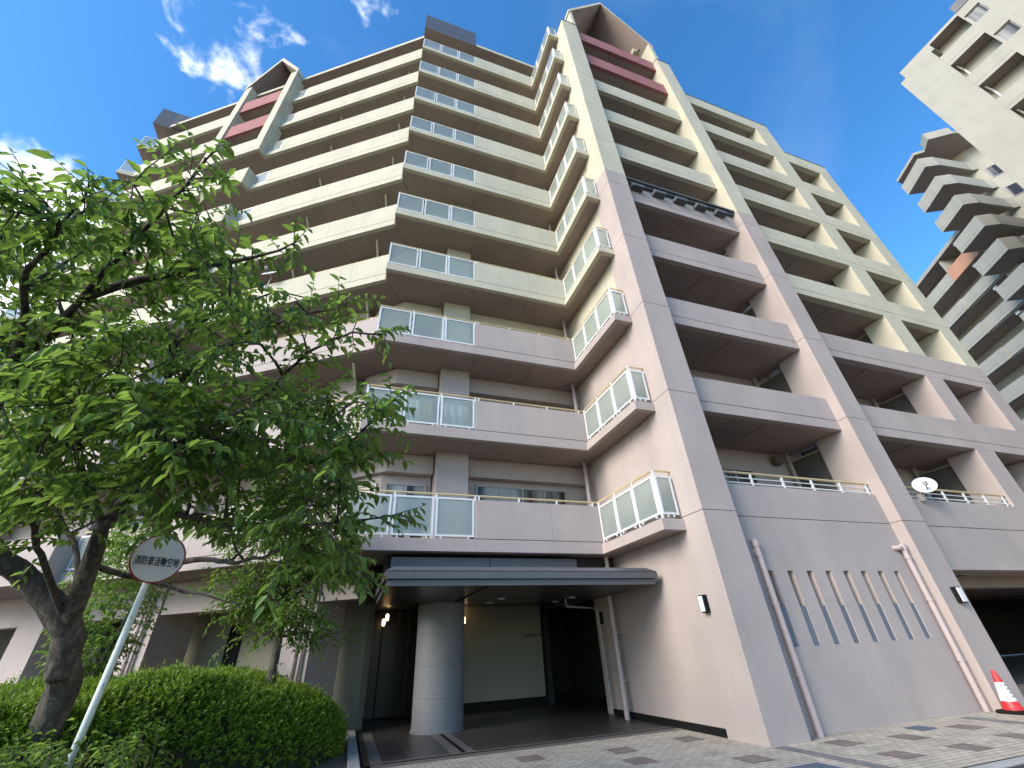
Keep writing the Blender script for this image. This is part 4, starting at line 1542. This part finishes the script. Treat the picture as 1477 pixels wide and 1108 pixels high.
FILL= [(-2.89,4.52,3.77),(-1.24,3.67,3.17),(-3.3,5.01,2.68),(-2.02,5.38,2.83),(-1.33,5.34,2.71),(-0.76,3.6,3.0),(-0.86,3.98,3.52),(-3.77,5.9,2.77),(-1.06,5.76,2.76),(-2.51,6.84,2.66),(-5.24,5.48,6.86),(-2.09,4.47,3.46),(-2.26,4.48,4.75),(-1.66,5.95,2.66),(-0.07,6.06,2.98),(-0.34,6.28,2.43),(-1.44,4.26,3.04),(-0.58,3.81,3.55),(-4.92,7.87,3.27),(-3.42,5.43,2.94),(-2.62,3.65,3.09),(-2.66,4.62,4.32),(-1.49,4.75,3.83),(-1.34,5.5,2.41),(-1.98,4.51,3.07),(-1.5,3.49,3.35),(-1.63,3.26,3.07),(-1.2,3.66,3.14),(-1.75,4.72,4.53),(-2.99,6.0,3.64),(-0.94,4.75,2.2),(-2.05,4.42,3.6),(-2.94,4.5,5.07),(-4.67,6.14,4.32),(-3.82,4.65,5.88),(-4.73,5.64,5.63),(-1.8,4.59,2.56),(-3.37,6.37,4.1),(-2.55,4.05,5.32),(-3.92,6.92,3.33),(-1.22,4.71,2.82),(-2.97,4.2,4.57),(-1.7,4.32,2.27),(-0.93,5.47,2.9),(-1.87,3.47,4.5),(-3.3,4.55,3.52),(-0.33,5.45,3.72),(-0.18,5.18,2.55),(-3.11,4.49,2.88),(-2.87,5.23,3.56),(-2.07,4.79,5.38),(-1.9,4.89,2.94),(-4.04,6.04,4.57),(-4.22,7.22,3.49),(-0.45,3.67,2.49),(-1.04,4.05,2.43),(-3.02,4.03,4.86),(-1.54,3.93,2.67),(-2.98,3.01,4.44),(-3.36,4.45,3.85),(-1.68,3.76,4.41),(-4.16,5.88,4.33),(-2.6,3.34,5.39),(-1.41,4.8,2.94),(-0.73,4.29,3.55),(-2.98,5.28,4.51),(-2.3,5.06,3.38),(-3.54,5.56,4.35),(-3.74,4.66,4.34),(-0.21,4.76,2.31),(-0.2,4.14,2.76),(-1.37,6.09,2.78),(-1.3,5.07,3.27),(-2.48,3.51,3.07),(-2.38,3.92,2.63),(-0.63,5.29,3.75),(-0.15,4.76,4.11),(-3.9,5.81,3.19),(-0.61,4.08,2.2),(-3.39,5.95,4.42),(-3.62,4.4,5.69),(-1.04,3.75,4.37),(-1.99,3.25,3.63),(-1.78,4.02,2.79),(-1.25,5.37,3.27),(-2.22,4.85,4.43),(-4.65,7.2,3.72),(-2.33,4.92,4.72),(-3.75,4.62,5.27),(-1.44,2.94,4.19),(-2.12,4.02,4.41),(-2.03,4.1,2.71),(-2.02,5.12,4.75),(-0.7,4.22,3.85),(-0.91,4.87,2.66),(-0.82,5.27,2.29),(-1.29,6.44,2.48),(-2.66,3.25,4.55),(-1.23,6.22,2.97),(-2.53,4.98,2.6),(-1.82,4.13,2.9),(-3.1,5.03,2.71),(-2.95,5.44,4.1),(-4.22,4.74,4.81),(-4.24,6.63,4.55),(-1.88,3.54,3.33),(-2.17,3.85,2.99),(-0.16,3.97,2.27),(-0.71,4.31,2.93),(-1.48,5.45,3.85),(-3.81,7.08,3.7),(-1.09,3.54,3.49),(-1.1,3.75,3.48),(-1.18,3.91,3.27),(-0.28,3.54,3.09),(-2.83,5.58,3.41),(-1.76,4.76,3.53),(-3.51,4.55,5.95),(-1.13,4.86,4.25),(-3.52,5.15,5.92),(-3.33,4.27,3.73),(-1.01,3.65,4.53),(-1.65,4.79,2.97),(-3.9,4.57,6.48),(-0.64,4.96,3.2),(-3.7,4.82,4.63),(-2.31,4.31,5.88),(-4.89,7.39,3.44),(-1.98,5.03,3.99),(-2.68,5.56,2.75),(-1.15,3.7,2.8),(-0.86,4.57,3.47),(-1.73,3.75,3.87),(-2.46,3.67,6.32),(-2.88,5.97,4.5),(-0.61,3.42,3.13),(-2.91,4.15,5.26),(-0.33,3.67,2.98),(-0.63,5.26,4.18),(-0.96,4.46,3.04),(-0.64,6.16,2.58),(-2.22,5.26,3.16),(-4.03,4.35,5.34),(-1.2,4.21,3.88),(-1.82,4.41,5.36),(-1.28,4.0,4.69),(-1.6,3.21,4.67),(-2.07,3.24,4.71),(-1.99,2.83,4.39),(-2.46,3.48,3.41),(-3.87,4.72,4.23),(-3.34,5.73,5.47),(-2.73,3.04,4.78),(-1.3,3.1,3.99),(-1.8,5.1,2.37),(-1.82,4.4,5.06),(-0.03,3.07,3.14),(-2.98,2.88,4.45),(-4.9,6.93,4.17),(-2.48,6.51,3.3),(-3.69,6.5,4.41),(-4.23,5.33,4.98),(-1.11,5.64,3.49),(-1.52,5.14,2.42),(-2.62,4.51,5.49),(-1.45,4.65,3.21),(-4.82,5.95,4.82),(-3.26,6.2,2.97),(-0.26,4.81,2.59),(-0.25,4.18,3.02),(-3.77,4.76,7.08),(-2.74,3.85,3.29),(-3.11,4.49,3.25),(-3.05,4.75,3.79),(-0.98,5.09,4.03),(-1.7,2.95,4.54),(-2.25,4.22,2.33),(-1.75,5.4,3.87),(-1.37,3.44,3.78),(-0.72,5.03,4.09),(-3.22,4.87,3.96),(-1.96,3.33,3.43),(-1.69,4.88,3.16),(-1.21,3.94,3.39),(-2.04,3.29,3.6),(-1.15,6.47,2.94),(-1.4,5.57,2.46),(-0.11,5.05,2.31),(-3.15,4.81,3.08),(-1.49,3.73,3.11),(-2.52,5.14,4.15),(-3.99,7.15,3.55),(-3.45,4.9,4.33),(-2.89,4.35,4.11),(-3.06,7.4,3.83),(-1.67,5.51,2.84),(-4.06,5.77,4.2),(-2.87,5.43,3.54),(-2.28,5.14,4.17),(-1.84,5.26,2.92),(-2.76,4.74,2.73),(-4.23,6.33,3.83),(-3.54,4.65,4.27),(-3.14,7.01,4.46),(-1.7,4.65,2.43),(-4.02,5.28,4.76),(-3.86,5.53,4.87),(-3.72,5.13,3.88),(-2.1,4.76,3.62),(-4.72,6.58,4.19),(-3.02,7.28,3.14),(-4.53,6.37,5.06),(-2.86,6.61,4.16),(-2.56,4.51,3.77),(-5.36,7.85,4.01),(-2.32,5.94,4.04),(-2.06,6.21,3.17),(-2.79,4.88,3.37),(-5.02,8.07,3.98),(-2.84,5.22,3.8),(-3.12,6.12,3.12),(-1.88,4.48,4.18),(-3.76,6.8,4.47),(-2.31,6.5,2.93),(-4.52,6.53,3.77),(-3.67,6.2,4.6),(-2.44,5.41,4.89),(-4.28,7.27,4.29),(-1.61,4.69,3.12),(-2.05,4.73,4.25),(-2.09,4.65,3.82),(-1.67,5.43,2.67),(-2.83,4.51,3.72),(-2.84,5.16,2.51),(-3.08,4.38,3.8)]


def resample(path, step):
    P = [Vector(p) for p in path]
    out = [P[0]]
    for i in range(len(P) - 1):
        p0 = P[max(i - 1, 0)]
        p1, p2 = P[i], P[i + 1]
        p3 = P[min(i + 2, len(P) - 1)]
        n = max(1, int((p2 - p1).length / step))
        for k in range(1, n + 1):
            t = k / n
            out.append(0.5 * ((2 * p1) + (p2 - p0) * t + (2 * p0 - 5 * p1 + 4 * p2 - p3) * t * t + (3 * p1 - p0 - 3 * p2 + p3) * t ** 3))
    return out


class Foliage:
    def __init__(self, keep=None):
        self.keep = keep
        self.C, self.A, self.N, self.L, self.W, self.R = [], [], [], [], [], []

    def twig(self, p, d, ln, size, wood=None, n=None, rad=0.006):
        """a drooping twig with alternate leaves"""
        d = d.normalized()
        if self.keep and not (self.keep(p) and self.keep(p + d * ln)):
            return
        pts = [p.copy()]
        k = 6
        q = p.copy()
        for i in range(k):
            d = (d + Vector((random.uniform(-0.16, 0.16), random.uniform(-0.16, 0.16), random.uniform(-0.20, 0.10)))).normalized()
            q = q + d * ln / k
            pts.append(q.copy())
        if wood is not None:
            wood.tube(pts[::2], [rad, rad * 0.8, rad * 0.55, rad * 0.3], 'bark', 4, False)
        n = n or max(4, int(ln / 0.045))
        for i in range(n):
            t = (0.12 + 0.88 * (i + random.random() * 0.6) / n) * k
            j = min(int(t), k - 1)
            c = pts[j].lerp(pts[j + 1], min(1.0, t - j))
            dd = (pts[j + 1] - pts[j]).normalized()
            side = dd.cross(Vector((0, 0, 1)))
            if side.length < 0.1:
                side = Vector((1, 0, 0))
            side.normalize()
            s = 1 if i % 2 else -1
            a = dd * random.uniform(0.35, 0.8) + side * s * random.uniform(0.5, 1.0) + Vector((0, 0, random.uniform(-1.0, 0.15)))
            nn = Vector((random.uniform(-0.5, 0.5), random.uniform(-0.5, 0.5), 1.0))
            z = size * random.choice((0.55, 0.8, 0.95, 1.0, 1.1)) * random.uniform(0.85, 1.1)
            if self.keep and not self.keep(c):
                continue
            self.C.append(c)
            self.A.append(a)
            self.N.append(nn)
            self.L.append(z)
            self.W.append(z * random.uniform(0.40, 0.50))
            self.R.append(random.random())

    def build(self, name, key, parent, droop=0.2):
        f = lambda x: np.array([tuple(v) for v in x])
        return leaf_object(name, f(self.C), f(self.A), f(self.N), np.array(self.L), np.array(self.W), key, parent, np.array(self.R), droop)


def rv(s=1.0):
    return Vector((random.gauss(0, s), random.gauss(0, s), random.gauss(0, s)))


CH = empty('cherry_tree', (-3.3, 7.8, 0), 'big dark-barked cherry tree with a forked trunk and wide crown rising from the hedge', 'tree', 'trees in front of the block')
wood = MB()
# the crown is pruned above the path: nothing hangs lower than a plane rising away from the road
fol = Foliage(lambda c: not (-3.2 < c.x < -0.75 and c.z < 1.86 + 0.128 * c.y))
RADS = dict(left=(0.138, 0.010), right=(0.125, 0.010))
TR = [(-3.42, 8.05, -0.1), (-3.38, 7.98, 0.25)]
nodes = []


def bark_tube(pts, rs, seg):
    """a limb with an uneven, ridged girth"""
    n0 = len(wood.v)
    wood.tube(pts, rs, 'bark', seg)
    for i, p in enumerate(pts):
        for k in range(seg):
            v = Vector(wood.v[n0 + i * seg + k])
            w_ = 1 + 0.07 * math.sin(k * 2.1 + i * 0.35) + 0.05 * math.sin(k * 4.7 - i * 0.9 + 1.3) + random.uniform(-0.035, 0.035)
            wood.v[n0 + i * seg + k] = tuple(Vector(p) + (v - Vector(p)) * w_)


for nm, path in LIMBS.items():
    if nm == 'trunk':
        continue
    big = nm in ('left', 'right')
    if nm == 'left':
        path = TR + [p for p in LIMBS['trunk'] if p[2] > 0.85] + list(path[1:])
    elif nm == 'right':
        t0 = LIMBS['trunk']
        path = [tuple(Vector(t0[-2]) + Vector((0.02, 0, -0.15)))] + list(path)
    pts = resample(path, 0.08 if big else 0.16)
    r0, r1 = RADS.get(nm, (0.042, 0.007))
    m_ = len(pts)
    rs = []
    for i, p in enumerate(pts):
        t = i / (m_ - 1)
        if nm == 'left' and p.z < 1.85 and t < 0.4:
            r = 0.150 + 0.15 * (1 - min(1, max(0, p.z) / 1.25)) ** 1.5
        else:
            tt = max(0.0, (t - 0.25) / 0.75) if nm == 'left' else t
            r = r1 + (r0 - r1) * (1 - tt) ** (1.7 if big else 1.0)
        rs.append(r)
        if i > 2 and t > 0.3:
            pts[i] = p + rv(0.010)
    bark_tube(pts, rs, 18 if big else 7)
    for i, p in enumerate(pts):
        if big and i % 2:
            continue
        t = i / (m_ - 1)
        if nm == 'left' and t < 0.4:
            continue
        nodes.append((p, rs[i]))
        start = 0.5 if big else 0.28
        if t < start:
            continue
        d = (pts[min(i + 1, m_ - 1)] - pts[max(i - 1, 0)]).normalized()
        for q in range(2 if t < 0.75 else 3):
            dv = d * random.uniform(0.2, 1.0) + rv(0.55)
            dv.z = dv.z * 0.55 + 0.05
            fol.twig(p, dv, random.uniform(0.28, 0.62) * (1.0 - 0.35 * t), 0.120, wood)
# secondary boughs reaching into the crown
for tgt in FILL:
    tv = Vector(tgt)
    best = min(nodes, key=lambda nr: (nr[0] - tv).length + max(0, nr[0].z - tv.z) * 0.5 + (0.6 if nr[1] < 0.012 else 0))
    p0 = best[0]
    ln = (tv - p0).length
    if ln > 2.2:
        tv = p0 + (tv - p0) * (2.2 / ln)
        ln = 2.2
    if not all(fol.keep(p0.lerp(tv, k_)) for k_ in (0.3, 0.6, 1.0)):
        continue
    mid = p0.lerp(tv, 0.5) + rv(0.10) + Vector((0, 0, 0.10))
    pts = resample([p0, mid, tv], 0.14)
    r0 = min(0.028, best[1] * 0.7 + 0.003)
    wood.tube(pts, [r0 + (0.004 - r0) * i / (len(pts) - 1) for i in range(len(pts))], 'bark', 5)
    for i, p in enumerate(pts):
        if i < len(pts) * 0.25:
            continue
        d = (pts[min(i + 1, len(pts) - 1)] - pts[max(i - 1, 0)]).normalized()
        for q in range(2):
            dv = d * random.uniform(0.1, 0.9) + rv(0.6)
            dv.z = dv.z * 0.5
            fol.twig(p, dv, random.uniform(0.25, 0.55), 0.120, wood)
wood.build('trunk', CH, smooth=True)
fol.build('crown', 'leaf', CH)

# slender young tree by the porch
YT = empty('young_tree', (-1.2, 10.05, 0), 'slender young tree with bright green leaves behind the hedge near the porch', 'tree', 'trees in front of the block')
wood = MB()
fol = Foliage()
stem = resample([(-1.2, 10.05, 0), (-1.2, 10.0, 1.46), (-1.22, 9.85, 2.5), (-1.3, 9.65, 3.5), (-1.42, 9.4, 4.4)], 0.2)
wood.tube(stem, [0.105 - 0.092 * i / (len(stem) - 1) for i in range(len(stem))], 'bark', 10)
for i, p in enumerate(stem):
    if p.z < 1.9:
        if p.z > 1.0 and random.random() < 0.5:
            fol.twig(p, Vector((random.uniform(-1, 1), random.uniform(-1, 0.2), 0.2)), random.uniform(0.2, 0.45), 0.075, wood)
        continue
    for q in range(9):
        an = random.uniform(0, 6.28)
        d = Vector((math.cos(an), math.sin(an) * 0.7 if math.sin(an) < 0 else math.sin(an) * 0.3, random.uniform(-0.25, 0.45)))
        ln = random.uniform(0.45, 1.35) * (1.0 if p.z < 3.6 else 0.7)
        b_ = resample([p, p + d * ln * 0.5 + Vector((0, 0, 0.08)), p + d * ln], 0.14)
        wood.tube(b_, [0.018 - 0.014 * k / (len(b_) - 1) for k in range(len(b_))], 'bark', 4)
        for k, c in enumerate(b_[1:]):
            for w_ in range(3):
                fol.twig(c, d * 0.5 + rv(0.6), random.uniform(0.22, 0.45), 0.088, wood if w_ == 1 else None)
wood.build('trunk', YT, smooth=True)
fol.build('crown', 'young_leaf', YT)

# dense bush-like tree between the wing pillars, behind the cherry trunk
BT = empty('camellia_tree', (-4.75, 11.9, 0), 'dense dark green camellia tree between the cherry trunk and the sign pole', 'tree', 'trees in front of the block')
wood = MB()
fol = Foliage()
for sx_ in (-0.12, 0.1):
    wood.tube([(-4.75 + sx_, 11.9, 0), (-4.73 + sx_ * 2, 11.87, 1.4), (-4.7 + sx_ * 4, 11.85, 2.8)], [0.07, 0.05, 0.02], 'bark', 8)
for k in range(1100):
    zz = random.uniform(1.2, 4.2)
    rr = 0.85 * math.sqrt(random.random()) * (1 - abs(zz - 2.7) / 2.3)
    an = random.uniform(0, 6.28)
    c = Vector((-4.72 + rr * math.cos(an), 11.87 + rr * math.sin(an), zz))
    fol.twig(c, Vector((math.cos(an), math.sin(an), 0.3)) + rv(0.4), 0.28, 0.10, None, 6)
wood.build('trunk', BT, smooth=True)
fol.build('crown', 'leaf', BT)


# clipped hedge: a rounded body covered in small leaves
HPROF = [(-9.0, 1.28), (-3.6, 1.32), (-2.6, 1.38), (-1.95, 1.45), (-1.3, 1.20), (-0.8, 1.02), (-0.24, 0.88), (-0.05, 0.74), (0.14, 0.55)]


def hedge_line(x):
    """front edge, back edge and height of the hedge at position x"""
    t = min(1.0, max(0.0, -x / 5.0))
    yf = 9.55 - 2.9 * t ** 0.85
    yb = 11.9 + 0.6 * t
    return yf, yb, float(np.interp(x, [p[0] for p in HPROF], [p[1] for p in HPROF]))


HX0, HX1 = -8.5, 0.12
HG = empty('hedge', (-3.5, 9.5, 0), 'clipped green hedge with a rounded end filling the planter under the trees', 'hedge')


def hedge_point(u, v, shrink=0.0):
    """u along the hedge, v across it from the foot of the front over the top to the foot of the back"""
    x = HX0 + (HX1 - HX0) * u
    yf, yb, h = hedge_line(x)
    e = max(0.0, (x - (HX1 - 1.2)) / 1.2)
    k = math.sqrt(max(0.0, 1 - e ** 2.6))
    yc, hw = (yf + yb) / 2, (yb - yf) / 2 * (0.30 + 0.70 * k) - shrink
    h = h * (0.80 + 0.20 * k) - shrink
    an = math.pi * v
    cx, sx__ = math.cos(an), math.sin(an)
    sq = 0.38
    yy = yc - hw * math.copysign(abs(cx) ** sq, cx)
    zz = h * abs(sx__) ** sq
    b_ = 0.05 * math.sin(x * 3.1 + v * 9) + 0.04 * math.sin(x * 7.3 - v * 14 + 1) + 0.03 * math.sin(x * 13 + v * 31)
    return Vector((x, yy, max(0.0, zz + b_ * sx__)))


mb = MB()
NU, NV = 60, 26
for i in range(NU + 1):
    for j in range(NV + 1):
        mb.v.append(tuple(hedge_point(i / NU, j / NV, 0.09)))
for i in range(NU):
    for j in range(NV):
        a = i * (NV + 1) + j
        mb.face([a, a + 1, a + NV + 2, a + NV + 1], 'hedge_core')
e0 = NU * (NV + 1)
mb.face([e0 + j for j in range(NV + 1)], 'hedge_core')
MAT['hedge_core'] = plain('hedge_twigs', (0.018, 0.024, 0.010), 0.95, 0, 0.5, 30)
mb.build('branches', HG, smooth=True)
C, A, N, L, W, R_ = [], [], [], [], [], []
n_shoot = 16500
for k in range(n_shoot):
    if random.random() < 0.07:
        u, v = random.uniform(0.988, 1.0), random.random()
    else:
        u, v = 1 - random.random() ** 1.25 * 0.98, random.random() * 0.78
    p = hedge_point(u, v)
    if u > 0.985:
        p = p + Vector((0, (random.random() - 0.5) * 0.3, 0))
        p.y = p.y + (10.6 - p.y) * random.random() * 0.9
        p.z = p.z * random.uniform(0.1, 1.0)
    e_ = 1e-3
    tu = hedge_point(min(1, u + e_), v) - hedge_point(u - e_, v)
    tv = hedge_point(u, min(1, v + e_)) - hedge_point(u, max(0, v - e_))
    nn = tu.cross(tv)
    if nn.length < 1e-9:
        nn = Vector((1, 0, 0.2))
    nn.normalize()
    if nn.dot(p - Vector((p.x, 10.6, 0.5))) < 0:
        nn = -nn
    if u > 0.985:
        nn = (nn + Vector((1.5, 0, 0))).normalized()
    d = (nn + rv(0.45) + Vector((0, 0, 0.35))).normalized()
    c0 = p - nn * random.uniform(0.02, 0.11)
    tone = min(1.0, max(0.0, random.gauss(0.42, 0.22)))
    ln = random.uniform(0.05, 0.13)
    if random.random() < 0.035:
        ln *= 2.2
        d = (d + Vector((0, 0, 0.6))).normalized()
    for q in range(7):
        t = (q + 0.5) / 7
        an = q * 2.4 + random.random()
        s = d.orthogonal().normalized()
        s = Matrix.Rotation(an, 3, d) @ s
        C.append(tuple(c0 + d * ln * t))
        A.append(tuple(d * (0.35 + t * 0.7) + s * (1.05 - t * 0.55)))
        N.append(tuple(d - s * 0.3))
        z = random.uniform(0.036, 0.058)
        L.append(z)
        W.append(z * 0.48)
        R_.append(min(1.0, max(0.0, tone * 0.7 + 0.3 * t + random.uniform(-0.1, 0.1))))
leaf_object('foliage', np.array(C), np.array(A), np.array(N), np.array(L), np.array(W), 'hedge_leaf', HG, np.array(R_), 0.1)

# low broad-leaved shrub in front of the sign pole
LS = empty('shrub', (-2.9, 6.6, 0), 'low loose shrub with pointed leaves in front of the sign pole and cherry trunk', 'shrub')
wood = MB()
fol = Foliage()
for k in range(230):
    x, y = random.uniform(-4.6, -1.75), random.uniform(6.0, 7.3)
    h = random.uniform(0.45, 0.92)
    top = Vector((x + random.uniform(-0.15, 0.15), y + random.uniform(-0.15, 0.15), h))
    wood.tube([(x, y, 0.0), tuple(Vector((x, y, 0)).lerp(top, 0.5) + Vector((0.02, 0, 0))), tuple(top)], [0.008, 0.006, 0.004], 'bark', 4)
    for q in range(4):
        fol.twig(top - Vector((0, 0, random.uniform(0, 0.4))), Vector((random.uniform(-1, 1), random.uniform(-1, 1), 0.7)), random.uniform(0.16, 0.32), 0.075, None, 7)
wood.build('stems', LS, smooth=True)
fol.build('foliage', 'leaf', LS)
